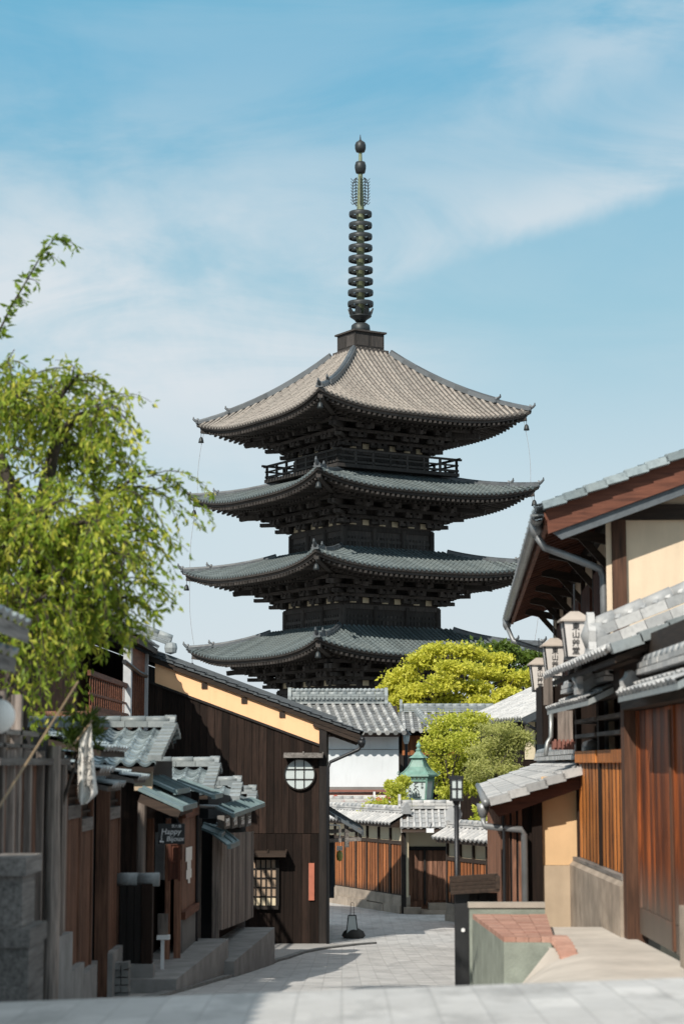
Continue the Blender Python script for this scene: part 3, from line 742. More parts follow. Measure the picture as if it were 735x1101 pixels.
cz = MB(); sheet_pent(cz, at(186, 842, 27.4), at(229, 858, 27.4), V((ax(229, 27.4) + .02, 28.9, az(858, 27.4))), V((ax(186, 27.4), 28.9, az(842, 27.4)))); cz.build('canopy', 'copper_sheet', t)
# front: posts, door, panels
yF = 24.6
b = MB(); b.box(-2.6, ax(214, 28.2), 28.2, 28.35, -3.2, -.4); b.box(-3.2, -2.05, 27.4, 27.5, -3.2, -.4); b.build('inner_wall', 'shade', t)
b = MB(); xx = ax(153, 24.3); b.tube([(xx, 24.3, -2.9), (xx, 24.3, -1.0), (xx + .01, 24.3, -.45)], .055, 10); b.build('post', 'wood_grey', t)
b = MB(); b.box(ax(157, 25.2), ax(166, 25.2), 25.2, 25.3, -3, az(880, 25.2)); b.build('post', 'wood_brown', t)
b = MB(); b.box(ax(168, 25.6), ax(178, 25.6), 25.6, 25.65, az(946, 25.6), az(895, 25.6)); b.build('window_panel', 'pipe_metal', t)
b = MB(); b.box(ax(179, 25.4), ax(184, 25.4), 25.4, 25.5, -3, az(880, 25.4)); b.build('post', 'wood_brown', t)
b = MB(); xa, xb = ax(184, 25.1), ax(195, 25.1); za, zb2 = az(945, 25.1), az(908, 25.1)
b.box(xa, xb, 25.0, 25.14, za, zb2); b.box(xa - .02, xb + .02, 24.98, 25.16, zb2, zb2 + .03); b.box(xa - .015, xa + .02, 24.98, 25.0, za - .02, zb2); b.box(xb - .02, xb + .015, 24.98, 25.0, za - .02, zb2); b.box(xa, xb, 24.985, 25.0, (za + zb2) / 2 - .01, (za + zb2) / 2 + .01)
b.build('light_box', 'wood_red', t)
b = MB(); b.box(ax(189, 25.6), ax(196, 25.6), 25.55, 25.62, -3, az(925, 25.6)); b.build('post', 'wood_brown', t)
# street wall of the shop with window bay
b = MB(); pA, pB = V((ax(197, 26.2), 26.2, 0)), V((ax(212, 28.1), 28.1, 0))
def bay(mb, z0, z1, o0, o1):
    d = (pB - pA).normalized(); nrm = V((d.y, -d.x, 0))
    a, c = pA + nrm * o0, pB + nrm * o0; e, f = pB + nrm * o1, pA + nrm * o1
    mb.hexa([p + V((0, 0, z0)) for p in (a, c, e, f)], [p + V((0, 0, z1)) for p in (a, c, e, f)])
bay(b, az(978, 27), az(875, 27), -.05, 0); wl = b.build('window_board', 'wood_brown', t)
b = MB(); bay(b, az(984, 27), az(976, 27), -.06, .05); b.build('sill', 'wood_red_y', t)
b = MB(); bay(b, az(878, 27), az(868, 27), -.06, .04); b.build('head_beam', 'wood_red_y', t)
b = MB(); bay(b, -3.3, az(984, 27), -.05, .01); b.build('base_wall', 'plaster_grey', t)
b = MB(); d = (pB - pA).normalized(); nrm = V((d.y, -d.x, 0)); pm = pA.lerp(pB, .25) + nrm * .006
for (f0, f1, ya, yb) in ((.18, .62, 910, 925), (.28, .55, 925, 934), (.22, .6, 934, 944), (.35, .5, 944, 949)):
    a, c = pA.lerp(pB, f0) + nrm * .012, pA.lerp(pB, f1) + nrm * .012
    b.quad(a + V((0, 0, az(yb, 27))), c + V((0, 0, az(yb + 1, 27))), c + V((0, 0, az(ya + 1, 27))), a + V((0, 0, az(ya, 27))))
b.build('poster', 'paper', wl, 'white printed characters running down the brown board')
b = MB(); b.tube([(ax(213, 28.0), 28.0, -3), (ax(213, 28.0), 28.0, -.6)], .022, 8); b.build('downpipe', 'iron', t)
# ---- hanging shop sign
ys = 24.05; c = at(184.5, 896.5, ys); ww, hh = ax(198.5, ys) - ax(170, ys), az(886, ys) - az(908, ys)
t = thing('hanging_sign', 'black hanging shop sign with white hand lettering under the tin canopy', 'sign', c + V((0, 0, hh / 2)))
b = MB(); b.box(c.x - ww / 2, c.x + ww / 2, ys - .012, ys + .012, c.z - hh / 2, c.z + hh / 2); b.build('board', 'black_panel', t)
b = MB(); b.tube([c + V((-.1, 0, hh / 2)), c + V((0, 0, hh / 2 + .1)), c + V((.1, 0, hh / 2))], .005, 4); b.build('hanger', 'iron', t)
text('Happy', .092, 'white_paint', 'lettering', t, facing(c + V((-.005, -.018, .025)), (1, 0, .02), (0, 0, 1)), shear=.15)
text('Bijoux', .082, 'white_paint', 'lettering', t, facing(c + V((.045, -.018, -.06)), (1, 0, .02), (0, 0, 1)), shear=.15)
text('京八坂', .04, 'white_paint', 'lettering', t, facing(c + V((.06, -.018, .088)), (1, 0, 0), (0, 0, 1)))
b = MB(); 
for (dx, dz, s_) in ((-.125, -.09, .018), (-.10, -.095, .014), (-.115, -.06, .010)): b.lathe(c + V((dx, -.014, dz)), [(0.001, -s_), (s_, 0), (0.001, s_)], 8)
b.beam(c + V((-.12, -.014, -.05)), c + V((-.11, -.014, .0)), .006, .006); b.build('emblem', 'white_paint', t)
# ---- small white stand
ys = 24.2; xx = ax(177, ys); zt = az(1010, ys); zg = gz(xx, ys)
t = thing('tray_stand', 'thin white post stand with a small tray outside the shop', 'stand', (xx, ys, zg))
b = MB(); b.box(xx - .02, xx + .02, ys - .02, ys + .02, zg, zt); b.box(xx - .09, xx + .09, ys - .06, ys + .06, zg, zg + .025); b.build('post', 'white_paint', t)
b = MB(); b.box(xx - .065, xx + .085, ys - .06, ys + .06, zt, zt + .05); b.build('tray', 'white_paint', t)
b = MB(); b.box(xx - .06, xx + .06, ys + .0, ys + .02, zt + .05, zt + .3); b.build('board', 'wood_grey', t)
# ---- stone platforms along the shop fronts
for (nx, ny, fx, fy, py, lb) in ((192, 23.1, 247, 28.4, 1009, 'long grey stone ramp step in front of the shop with the hanging sign'), (253, 27.9, 296, 33.6, 997, 'grey stone ramp step below the dark plank building')):
    zt = az(py, fy); a, c = V((ax(nx, ny), ny, 0)), V((ax(fx, fy), fy, 0))
    zt0 = max(zt, gz(a.x, ny) + .03)
    b = MB(); lo = [a, c, c + V((-1.0, 0, 0)), a + V((-1.0, 0, 0))]
    b.hexa([p + V((0, 0, gz(p.x, p.y) - .15)) for p in lo], [lo[0] + V((0, 0, zt0)), lo[1] + V((0, 0, zt)), lo[2] + V((0, 0, zt)), lo[3] + V((0, 0, zt0))])
    tag(b.build('stone_step', 'concrete_grey', None), lb, 'step')
# ---- dark plank building
t = thing('plank_house', 'dark grey plank house with a turquoise copper eave and a deep open doorway', 'house', (-2.4, 31, -3.2))
gable_roof_front(t, -4.6, ax(229, 30), 30.9, az(826, 30.9), 29.3, az(852, 29.3), 31.3, az(826, 30.9) - .12)
gable_roof_front(t, -4.4, ax(258, 34), 33.7, az(846, 33.7), 32.7, az(863, 32.7), 34.1, az(846, 33.7) - .12, 'rear_roof')
gable_roof_front(t, -4.2, ax(272, 36), 36.4, az(855, 36.4), 35.5, az(868, 35.5), 36.8, az(855, 36.4) - .12, 'far_roof')
eA, eB = V((ax(237, 29.2), 29.2, 0)), V((ax(271, 34.6), 34.6, 0))
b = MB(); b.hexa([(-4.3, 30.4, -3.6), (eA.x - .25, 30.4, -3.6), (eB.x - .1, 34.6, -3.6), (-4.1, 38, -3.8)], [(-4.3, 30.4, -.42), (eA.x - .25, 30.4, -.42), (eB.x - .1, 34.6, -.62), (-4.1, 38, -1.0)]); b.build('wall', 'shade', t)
b = MB(); d = (eB - eA).normalized(); nrm = V((d.y, -d.x, 0))
boards(b, eA, eB, lambda f: az(1000 - 14 * f, 29.2 + 5.4 * f), lambda f: az(896 - 2 * f, 29.2 + 5.4 * f), nrm, .30, .035, .03); pl = b.build('planks', 'wood_grey', t)
b = MB(); b.box(eA.x - .10, eA.x + .0, 29.1, 29.2, -3.4, az(888, 29.2)); b.box(ax(214, 28.9), ax(217, 28.9), 28.9, 29.0, -3.4, az(880, 28.9)); b.build('post', 'wood_grey', t)
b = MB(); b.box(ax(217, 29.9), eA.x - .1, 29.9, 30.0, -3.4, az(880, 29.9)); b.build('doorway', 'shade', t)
b = MB(); boards(b, (ax(229, 29.25), 29.25), (eA.x, 29.25), -3.3, az(902, 29.2), (0, -1), .09, .03); b.build('door_board', 'wood_grey', t)
for k in range(4):            # vent windows under the eave
    f0, f1 = .06 + k * .23, .06 + k * .23 + .17; a, c = eA.lerp(eB, f0) + nrm * .03, eA.lerp(eB, f1) + nrm * .03
    zt, zb2 = az(877 - 1 * k, 29.2 + 5.4 * f0), az(892 - 1 * k, 29.2 + 5.4 * f0)
    b = MB(); b.hexa([a + V((0, 0, zb2)), c + V((0, 0, zb2)), c - nrm * .1 + V((0, 0, zb2)), a - nrm * .1 + V((0, 0, zb2))], [a + V((0, 0, zt)), c + V((0, 0, zt)), c - nrm * .1 + V((0, 0, zt)), a - nrm * .1 + V((0, 0, zt))])
    o = b.build('vent_window', 'plaster_grey', t)
    m1, m2 = a.lerp(c, .2) + nrm * .006, a.lerp(c, .8) + nrm * .006; h = zt - zb2
    b = MB(); b.quad(m1 + V((0, 0, zb2 + h * .2)), m2 + V((0, 0, zb2 + h * .2)), m2 + V((0, 0, zt - h * .25)), m1 + V((0, 0, zt - h * .25))); b.build('pane', 'dark_pane', o)
    b = MB(); b.quad(m1 + nrm * .004 + V((0, 0, zb2 + h * .2)), m2 + nrm * .004 + V((0, 0, zb2 + h * .2)), m2 + nrm * .004 + V((0, 0, zb2 + h * .5)), m1 + nrm * .004 + V((0, 0, zb2 + h * .42))); b.build('flap', 'white_paint', o)
b = MB(); sheet_pent(b, at(231, 869, 28.6), at(250, 878, 28.6), at(283, 866, 35.2), at(268, 860, 35.2)); b.build('copper_eave', 'copper_sheet', t)
b = MB(); sheet_pent(b, at(217, 889, 28.9), at(246, 911, 27.9), at(256, 907, 29.1), at(232, 887, 30.0)); sheet_pent(b, at(216, 892, 28.6), at(236, 900, 28.5), at(240, 897, 29), at(218, 888, 29.2)); b.build('door_hood', 'copper_sheet', t)
b = MB(); b.smooth = True; b.tube([at(196, 866, 29), at(240, 868, 30)], .03, 8); b.build('gutter', 'pipe_metal', t)
# ---- two-storey wing with balcony, behind the cherry tree
t = thing('balcony_house', 'two storey wooden house wing with a slatted balcony and white posts behind the cherry tree', 'house', (-4.6, 36, -3.6))
gx = -4.22
b = MB(); b.box(-7.5, gx - .9, 38.6, 42.9, -3.9, 2.35); b.box(-7.5, gx - .05, 33.3, 42.9, -3.9, .3); b.build('wall', 'wood_dark', t)
b = MB(); b.prism([(-3.95, 39.0, 2.3), (-7.0, 39.0, 3.43), (-7.0, 39.0, 3.55), (-3.95, 39.0, 2.42)], (0, 4.0, 0)); rf = b.build('roof', 'wood_dark_y', t)
b = MB(); wave_tiles(b, (-7.0, 39.0, 3.58), (0, 1, 0), 4.0, (3.05, 0, -1.13), 3.25); b.build('roof_tiles', 'tile_dark', rf)
b = MB(); ridge(b, (-3.72, 43.15, 2.5), (-6.9, 43.15, 3.68), .26, .16, 2, .08); b.lathe((-3.68, 43.1, 2.45), [(.001, -.14), (.12, -.1), (.14, 0), (.12, .1), (.001, .14)], 10); b.build('ridge', 'tile_ridge', rf)
for y, w_ in ((39.4, .13), (42.75, .10)):
    b = MB(); b.box(gx - .06, gx + .09, y - w_, y + w_, .35, 2.3); b.build('post', 'shaded_white', t)
b = MB(); zr0, zr1 = .85, 1.5
b.box(gx - .03, gx + .03, 33.5, 39.3, zr1 - .05, zr1 + .04); b.box(gx - .05, gx + .05, 33.5, 39.3, zr0, zr0 + .10); b.box(gx - .012, gx + .012, 33.5, 39.3, zr0 + .28, zr0 + .32)
y = 33.6
while y < 39.2: b.box(gx - .006, gx + .006, y, y + .09, zr0, zr1); y += .33
b.build('balcony_rail', 'wood_red_y', t)
b = MB(); b.box(gx - .9, gx + .1, 33.4, 39.4, zr0 - .35, zr0); b.build('balcony_floor', 'wood_brown', t)
b = MB(); b.box(gx - .04, gx + .02, 39.5, 42.7, .35, .75); b.box(gx - .04, gx + .03, 39.5, 42.7, 1.9, 2.3)
y = 39.6
while y < 42.7: b.box(gx - .02, gx + .03, y, y + .10, .75, 1.9); y += .42
b.build('lattice_window', 'wood_red_y', t)
b = MB(); b.box(gx - .05, gx - .035, 39.5, 42.7, .4, 2.2); b.build('pane', 'warm_pane', t)
b = MB(); b.tube([(gx + .1, 38.0, 1.9), (gx + .12, 40.5, 1.8), (gx + .12, 42, 1.8)], .05, 6); b.build('gutter', 'iron', t)
# ---- dark gabled house closing the street
YH = 43.0
hx = lambda px: ax(px, YH); hz = lambda py: az(py, YH)
t = thing('gabled_house', 'tall blackened board house with an ochre gable band and a round white window', 'house', (hx(300), YH, -3.85))
xl, xr = hx(150), hx(351)
s_ = (hz(716) - hz(781)) / (hx(343) - hx(167))           # roof slope
top = lambda x: hz(781) + s_ * (hx(343) - x)
b = MB(); X0 = -7.0
b.prism([(X0, YH + .05, -4.1), (xr, YH + .05, -4.1), (xr, YH + .05, top(xr) - .05), (X0, YH + .05, top(X0) - .05)], (0, 6, 0)); b.build('wall', 'wood_black', t)
bd = hz(781) - hz(801)
b = MB(); P0, P1 = hx(158), hx(343)
boards(b, (P0, YH + .05), (P1, YH + .05), lambda f: az(896, YH), lambda f: top(P0 + (P1 - P0) * f) - bd, (0, -1), .16, .025)
boards(b, (hx(232), YH + .05), (P1, YH + .05), lambda f: -4.0, lambda f: az(896.6, YH), (0, -1), .19, .028)
b.build('boards', 'wood_dark', t)
b = MB(); b.prism([(P0 + .15, YH + .05, top(P0 + .15) - bd), (P1, YH + .05, top(P1) - bd), (P1, YH + .05, top(P1) + .08), (P0 + .15, YH + .05, top(P0 + .15) + .08)], (0, -.02, 0)); b.build('gable_band', 'plaster_ochre', t)
b = MB(); b.beam((P0, YH + .01, top(P0) - bd), (P1, YH + .01, top(P1) - bd), .06, .05)
b.box(hx(343), hx(351), YH - .03, YH + .08, -4.0, top(hx(347)))
b.build('corner_post', 'wood_black', t)
for px in (219, 262, 303):
    b = MB(); x = hx(px); b.box(x - .06, x + .06, YH + .0, YH + .04, top(x) - .10, top(x) + .02); b.build('purlin_end', 'wood_dark_y', t)
# roof
xe = hx(387); ze = hz(794)
b = MB(); tp = lambda x: ze + s_ * (xe - x)
b.prism([(xe, YH - .05, ze - .02), (X0, YH - .05, tp(X0) - .02), (X0, YH - .05, tp(X0) + .12), (xe, YH - .05, ze + .08)], (0, 6.6, 0)); rf = b.build('roof', 'wood_dark_x', t)
b = MB(); Dv = V((xe - X0, 0, -(xe - X0) * s_)); wave_tiles(b, (X0, YH - .12, tp(X0) + .15), (0, 1, 0), 6.6, Dv, Dv.length + .05, .27, .24, .026, .03); b.build('roof_tiles', 'tile_dark', rf)
b = MB()
for i in range(26):
    f0, f1 = i / 26, (i + 1) / 26; p = V((X0 + (xe - X0) * f0, YH - .02, tp(X0 + (xe - X0) * f0) + .13)); q = V((X0 + (xe - X0) * f1, YH - .02, tp(X0 + (xe - X0) * f1) + .145)); b.beam(p, q, .14, .07)
b.beam((X0, YH + .25, tp(X0) + .22), (xe - .5, YH + .25, tp(xe - .5) + .22), .2, .10)
b.build('verge_tiles', 'tile_dark', rf)
b = MB()
for i in range(17):
    y = YH - .02 + i * .4; b.beam((xe - .02, y, ze - .06), (xe - 1.0, y, ze - .06 + s_ * .98), .06, .07)
b.build('rafters', 'wood_dark_x', rf)
# round window
c = V((hx(322), YH + .02, hz(832.5))); rw = (hx(338) - hx(306)) / 2
rw_t = MB(); rw_t.prism([c + V((rw * math.cos(2 * math.pi * i / 40), 0, rw * math.sin(2 * math.pi * i / 40))) for i in range(40)], (0, -.03, 0)); rw_o = rw_t.build('round_window', 'glass_pane', t)
b = MB(); n = 48; rows = []
for (r_, y) in ((rw - .01, -.01), (rw - .01, -.06), (rw + .02, -.06), (rw + .02, 0)): rows.append([c + V((r_ * math.cos(2 * math.pi * i / n), y, r_ * math.sin(2 * math.pi * i / n))) for i in range(n + 1)])
b.grid(rows)
for k in (-.3, .3):
    L = math.sqrt(1 - k * k) * rw * .98
    b.beam(c + V((k * rw, -.04, -L)), c + V((k * rw, -.04, L)), .02, .02); b.beam(c + V((-L, -.042, k * rw * 1.1)), c + V((L, -.042, k * rw * 1.1)), .02, .02)
b.build('window_bars', 'wood_black', rw_o)
b = MB(); sheet_pent(b, (hx(305), YH + .03, hz(811)), (hx(305), YH - .2, hz(814)), (hx(347), YH - .2, hz(814)), (hx(347), YH + .03, hz(811))); b.build('window_hood', 'wood_grey_y', t)
# lattice window
x0, x1, z0, z1 = hx(270), hx(297.5), hz(974), hz(924)
b = MB(); b.box(x0, x1, YH - .02, YH + .02, z0, z1); lw = b.build('lattice_window', 'warm_pane', t)
b = MB()
for i in range(6): x = x0 + (x1 - x0) * i / 5; b.box(x - .012, x + .012, YH - .05, YH - .02, z0, z1)
for i in range(6): z = z0 + (z1 - z0) * i / 5; b.box(x0, x1, YH - .045, YH - .022, z - .012, z + .012)
b.box(x0 - .05, x1 + .05, YH - .07, YH, z0 - .07, z0); b.box(x1, x1 + .06, YH - .06, YH, z0, z1); b.box(x0 - .06, x0, YH - .06, YH, z0, z1); b.build('window_bars', 'wood_black', lw)
b = MB(); b.box(x0 + .01, x1 - .01, YH - .028, YH - .021, z0 + .01, z0 + .17); b.build('lower_pane', 'plaster_cream', lw)
b = MB(); sheet_pent(b, (hx(269), YH + .0, hz(917)), (hx(269), YH - .3, hz(920)), (hx(308), YH - .3, hz(920)), (hx(308), YH + .0, hz(917)), .05); b.build('window_hood', 'wood_dark_x', t)
b = MB(); b.box(hx(332), hx(338), YH - .015, YH + .02, hz(968), hz(928)); b.build('name_board', 'rust_red', t)
# gutter and downpipe
b = MB(); b.smooth = True
b.tube([(xe + .05, YH - .15, ze - .02), (xe + .05, YH + 6.4, ze - .02)], .06, 8)
b.build('gutter', 'iron', t)
b = MB(); b.smooth = True; yd = YH - .15
b.lathe((xe + .03, yd, ze - .20), [(.04, 0), (.08, .08), (.09, .16)], 8)
b.tube([(xe + .03, yd, ze - .15), (xe - .04, yd, ze - .24), (hx(355), yd, ze - .50), (hx(352.5), yd, ze - .62), (hx(352.5), yd, -3.85)], .035, 8); b.build('downpipe', 'iron', t)
# side pent roof and noren
b = MB(); sheet_pent(b, (hx(350), YH + .3, hz(874)), (hx(389), YH + .3, hz(898)), (hx(389), YH + 3.6, hz(898)), (hx(350), YH + 3.6, hz(874)), .06); pr = b.build('side_pent_roof', 'tile_dark', t)
b = MB(); 
for py in (895, 905): b.beam((hx(350), YH + .5, hz(py)), (hx(388), YH + .5, hz(py - 2)), .09, .08)
b.box(hx(370), hx(375), YH + .46, YH + .54, hz(912), hz(886)); b.box(hx(385), hx(389), YH + .46, YH + .54, hz(903), hz(893)); b.build('bracket', 'wood_grey_y', pr)
b = MB(); b.box(hx(352), hx(359), YH + .7, YH + 1.2, hz(968), hz(900)); b.prism([(hx(355), YH + .65, hz(960)), (hx(360), YH + .65, hz(955)), (hx(358), YH + .65, hz(905)), (hx(355), YH + .65, hz(905))], (0, .02, 0)); b.build('door_curtain', 'dark_cloth', t)
yy = 47.5; c = at(365, 920, yy)
t = thing('wall_lantern', 'small greenish hanging lamp beside the dark house doorway', 'lamp', c)
b = MB(); b.smooth = True; b.lathe(c, [(.015, -.13), (.06, -.10), (.08, 0), (.06, .08), (.02, .12)], 10); b.build('lamp_shade', 'leaf_olive', t)
b = MB(); b.box(c.x - .07, c.x + .07, yy - .06, yy + .06, c.z + .12, c.z + .22); b.tube([c + V((0, 0, .3)), c + V((0, 0, .7)), c + V((-.5, 0, .72))], .02, 5); b.build('hanger', 'paper', t)
# ---- trapezoid stand on a rock
yy = 44.6; c = at(379, 1013, yy); c.z = gz(c.x, yy) + .006
t = thing('floor_lamp', 'small pale trapezoid stand with a wire loop on a dark rock, out in the street', 'street lamp', c)
b = MB(); b.smooth = True
vs = []; n = 12
prof = [(.17, -.02), (.2, .06), (.15, .15), (.08, .21), (.01, .22)]
rows = []
for (r_, z) in prof: rows.append([c + V((.02 + (r_ * (1 + .25 * math.sin(i * 2.1 + z * 9))) * 1.15 * math.cos(2 * math.pi * i / n), r_ * math.sin(2 * math.pi * i / n), z)) for i in range(n)] )
for r_ in rows: r_.append(r_[0])
b.grid(rows); b.build('rock_base', 'rock', t)
s8 = .82
b = MB(); b.hexa([c + V((x, y, .12)) for x, y in ((-.13, -.1), (.10, -.1), (.10, .1), (-.13, .1))], [c + V((x, y, .50)) for x, y in ((-.085, -.06), (.06, -.06), (.06, .06), (-.085, .06))]); b.build('lamp_shade', 'glass_pane', t)
b = MB()
for (x, xx) in ((-.15, -.095), (.12, .07)): b.tube([c + V((x, -.11, .0)), c + V((xx, -.07, .5))], .012, 5)
b.tube([c + V((-.095, -.07, .5)), c + V((.07, -.07, .5))], .012, 5)
b.tube([c + V((-.05, 0, .5)), c + V((-.04, 0, .75)), c + V((-.01, 0, .78)), c + V((.02, 0, .75)), c + V((.03, 0, .5))], .006, 5); b.build('wire_loop', 'iron', t)
# ---- bamboo pole and banner
pA, pB = at(-6, 876, 14.6), at(84, 733, 16.0)
b = MB(); b.tube([pA.lerp(pB, i / 8) for i in range(9)], [.011 - .0004 * i for i in range(9)], 7); tag(b.build('bamboo_pole', 'bamboo', None, origin=pA), 'thin bamboo pole leaning out from the left fence into the leaves', 'pole')
yy = 17.2
t = thing('banner', 'narrow white cloth banner with faded black characters hanging beside the plank fence', 'banner', at(93, 780, yy))
b = MB(); b.smooth = True
Lp = [(96.5, 779), (86, 795), (84.5, 815), (84, 840), (84, 858), (87, 865.5)]; Rp = [(98.5, 778), (99, 795), (101, 815), (103, 835), (105.5, 853), (94, 864)]
rows = []
for i in range(25):
    f = i / 24 * 5; k = min(4, int(f)); g = f - k
    l = (Lp[k][0] + (Lp[k + 1][0] - Lp[k][0]) * g, Lp[k][1] + (Lp[k + 1][1] - Lp[k][1]) * g); r_ = (Rp[k][0] + (Rp[k + 1][0] - Rp[k][0]) * g, Rp[k][1] + (Rp[k + 1][1] - Rp[k][1]) * g)
    rows.append([at(l[0] + (r_[0] - l[0]) * j / 10, l[1] + (r_[1] - l[1]) * j / 10, yy + .035 * math.sin(j * 1.1 + i * .16)) for j in range(11)])
b.grid(rows); b.build('cloth', 'cloth', t)
for i, ch in enumerate('八坂の塔'):
    c = at(93 + i * .9, 806 + i * 12.5, yy - .045); text(ch, .085, 'ink', 'character', t, facing(c, (1, 0, -.05), (-.05, 0, 1)))
b = MB(); b.tube([at(80, 800, yy), at(97.5, 777, yy), at(99, 774, yy)], .009, 6); b.build('banner_rod', 'bamboo', t)
# ================================================================== CENTRE AND BACKGROUND
# ---- roofed garden wall across the end of the street
WA, WB = V((ax(350, 58.6), 58.6, 0)), V((4.1, 46.8, 0))
wd = (WB - WA).normalized(); wn = V((wd.y, -wd.x, 0))         # wn faces the street
if wn.y > 0: wn = -wn
WLEN = (WB - WA).length
def wpt(px):      # distance along the wall line whose picture column is px (own geometry: intersection of a sight line with the wall)
    k = (px - CX) * _c / F
    s_ = (k * WA.y - WA.x) / (wd.x - k * wd.y); return s_
def wall_run(t, s0, s1, z_eave, zg, plain_top=False):
    p, q = WA + wd * s0, WA + wd * s1
    def slab(mb, o0, o1, z0, z1, a=p, c=q):
        mb.hexa([a + wn * o0 + V((0, 0, z0)), c + wn * o0 + V((0, 0, z0)), c + wn * o1 + V((0, 0, z0)), a + wn * o1 + V((0, 0, z0))], [a + wn * o0 + V((0, 0, z1)), c + wn * o0 + V((0, 0, z1)), c + wn * o1 + V((0, 0, z1)), a + wn * o1 + V((0, 0, z1))])
    b = MB(); slab(b, -.15, 0, zg + .5, z_eave + .05); b.build('wall', 'plaster_cream', t)
    b = MB()
    n = max(1, round((s1 - s0) / 1.1))
    for i in range(n):
        a, c = p + wd * ((s1 - s0) * i / n), p + wd * ((s1 - s0) * (i + 1) / n - .012)
        slab(b, -.2, .10 + ru(0, .02), zg - .3, zg + .27 + ru(-.02, .02), a, c)
        slab(b, -.2, .06 + ru(0, .02), zg + .275, zg + .54, a, c)
    b.build('stone_base', 'stone_warm', t)
    b = MB(); z0, z1 = zg + .56, z_eave - .42
    slab(b, 0, .012, z0, z1); b.build('backing', 'wood_dark', t); b = MB(); slats(b, (p.x + wn.x * .012, p.y + wn.y * .012), (q.x + wn.x * .012, q.y + wn.y * .012), z0, z1, (wn.x, wn.y), .13, .06, .012); b.build('slat_panel', 'wood_fence', t)
    b = MB(); slab(b, 0, .05, z0 - .05, z0); slab(b, 0, .05, z1, z1 + .09)
    n = max(1, round((s1 - s0) / .78))
    for i in range(n + 1):
        a = p + wd * ((s1 - s0) * i / n - .03); slab(b, 0, .055, z0, z_eave, a, a + wd * .06)
    b.build('frame', 'wood_dark_x', t)
    b = MB()                                               # small gabled coping of tiles
    for sg in (1, -1):
        O = p if sg > 0 else q; U = wd if sg > 0 else -wd
        roll_tiles(b, O + V((0, 0, z_eave + .40)) - (wn * .08), U, s1 - s0, wn * sg * .46 + V((0, 0, -.25)), .53, .24, .05, .27)
    cp = b.build('coping', 'tile_light', t)
    b = MB(); ridge(b, p - wn * .08 + V((0, 0, z_eave + .40)), q - wn * .08 + V((0, 0, z_eave + .40)), .22, .12, 2, .065)
    oni(b, p - wn * .08 + V((0, 0, z_eave + .38)), -wd, .24, .28); oni(b, q - wn * .08 + V((0, 0, z_eave + .38)), wd, .24, .28); b.build('coping_ridge', 'tile_light', cp)
    b = MB(); b.prism([p + wn * .36 + V((0, 0, z_eave + .10)), p - wn * .08 + V((0, 0, z_eave + .36)), p - wn * .5 + V((0, 0, z_eave + .10)), p - wn * .5 + V((0, 0, z_eave + .03)), p + wn * .34 + V((0, 0, z_eave + .03))], wd * (s1 - s0)); b.build('coping_boards', 'wood_dark_x', cp)
sG0, sG1, sE = wpt(433), wpt(481), wpt(545)
t = thing('garden_wall', 'long cream plastered garden wall with orange slats and stone base left of the gate recess', 'wall', WA + wd * sG0 * .5 + V((0, 0, -4)))
wall_run(t, 0.0, sG0, -1.72, -4.0)
t = thing('garden_wall', 'shorter cream garden wall with red brown slats behind the street lamp', 'wall', WA + wd * (sG1 + sE) * .5 + V((0, 0, -4)))
wall_run(t, sG1, sE + 1.2, -1.99, -4.0)
# gate recess
gp = WA + wd * sG0; gq = V((ax(486, gp.y), gp.y, 0)); wd_keep, wn_keep = wd, wn; wd, wn = V((1, 0, 0)), V((0, -1, 0))
t = thing('garden_gate', 'recessed dark wooden gate with its own tiled roof between the two garden walls', 'gate', gp.lerp(gq, .5) - wn * .5 + V((0, 0, -4)))
def gslab(mb, f0, f1, o0, o1, z0, z1):
    a, c = gp + wd * f0, gp + wd * f1
    mb.hexa([a + wn * o0 + V((0, 0, z0)), c + wn * o0 + V((0, 0, z0)), c + wn * o1 + V((0, 0, z0)), a + wn * o1 + V((0, 0, z0))], [a + wn * o0 + V((0, 0, z1)), c + wn * o0 + V((0, 0, z1)), c + wn * o1 + V((0, 0, z1)), a + wn * o1 + V((0, 0, z1))])
GL = (gq - gp).length
b = MB(); gslab(b, -.05, GL + .05, -.45, -.4, -3.9, -2.2); n = 10
for i in range(n): gslab(b, GL * i / n + .01, GL * (i + 1) / n - .01, -.4, -.37, -3.6, -2.25)
b.build('door', 'wood_brown', t)
b = MB(); gslab(b, -.02, GL + .02, -.42, -.32, -2.22, -1.6); b.build('plaster_panel', 'plaster_cream', t)
b = MB(); gslab(b, -.05, .07, -.12, .03, -4.0, -1.7); gslab(b, GL - .12, GL + .0, -.12, .03, -4.0, -1.75); gslab(b, 0, GL, -.36, -.30, -2.3, -2.2); gslab(b, GL * .42, GL * .46, -.37, -.33, -3.7, -2.3); b.build('post', 'wood_black', t)
b = MB(); gslab(b, -.1, GL + .1, -.9, .0, -4.2, -3.82); gslab(b, GL * .35, GL + .0, 0.0, .3, -4.2, -3.83); gslab(b, .0, GL * .35, 0.0, .18, -4.2, -3.75); gslab(b, GL * .5, GL + .02, -.5, .0, -3.82, -3.66); b.build('stone_steps', 'stone_warm', t)
b = MB(); o = gp - wn * .45; rp, rq = o - wd * .05, o + wd * (GL + .15)
zr, ze = -1.22, -1.70
for sg in (1, -1):
    O = rp if sg > 0 else rq; U = wd if sg > 0 else -wd
    roll_tiles(b, O + V((0, 0, zr)), U, (rq - rp).length, wn * sg * .8 + V((0, 0, ze - zr)), .9, .17, .038, .22)
rf = b.build('roof', 'tile_light', t)
b = MB(); ridge(b, rp + V((0, 0, zr)), rq + V((0, 0, zr)), .25, .16, 2, .07); oni(b, rp + V((0, 0, zr)), -wd, .3, .36); oni(b, rq + V((0, 0, zr)), wd, .3, .36); b.build('roof_ridge', 'tile_light', rf)
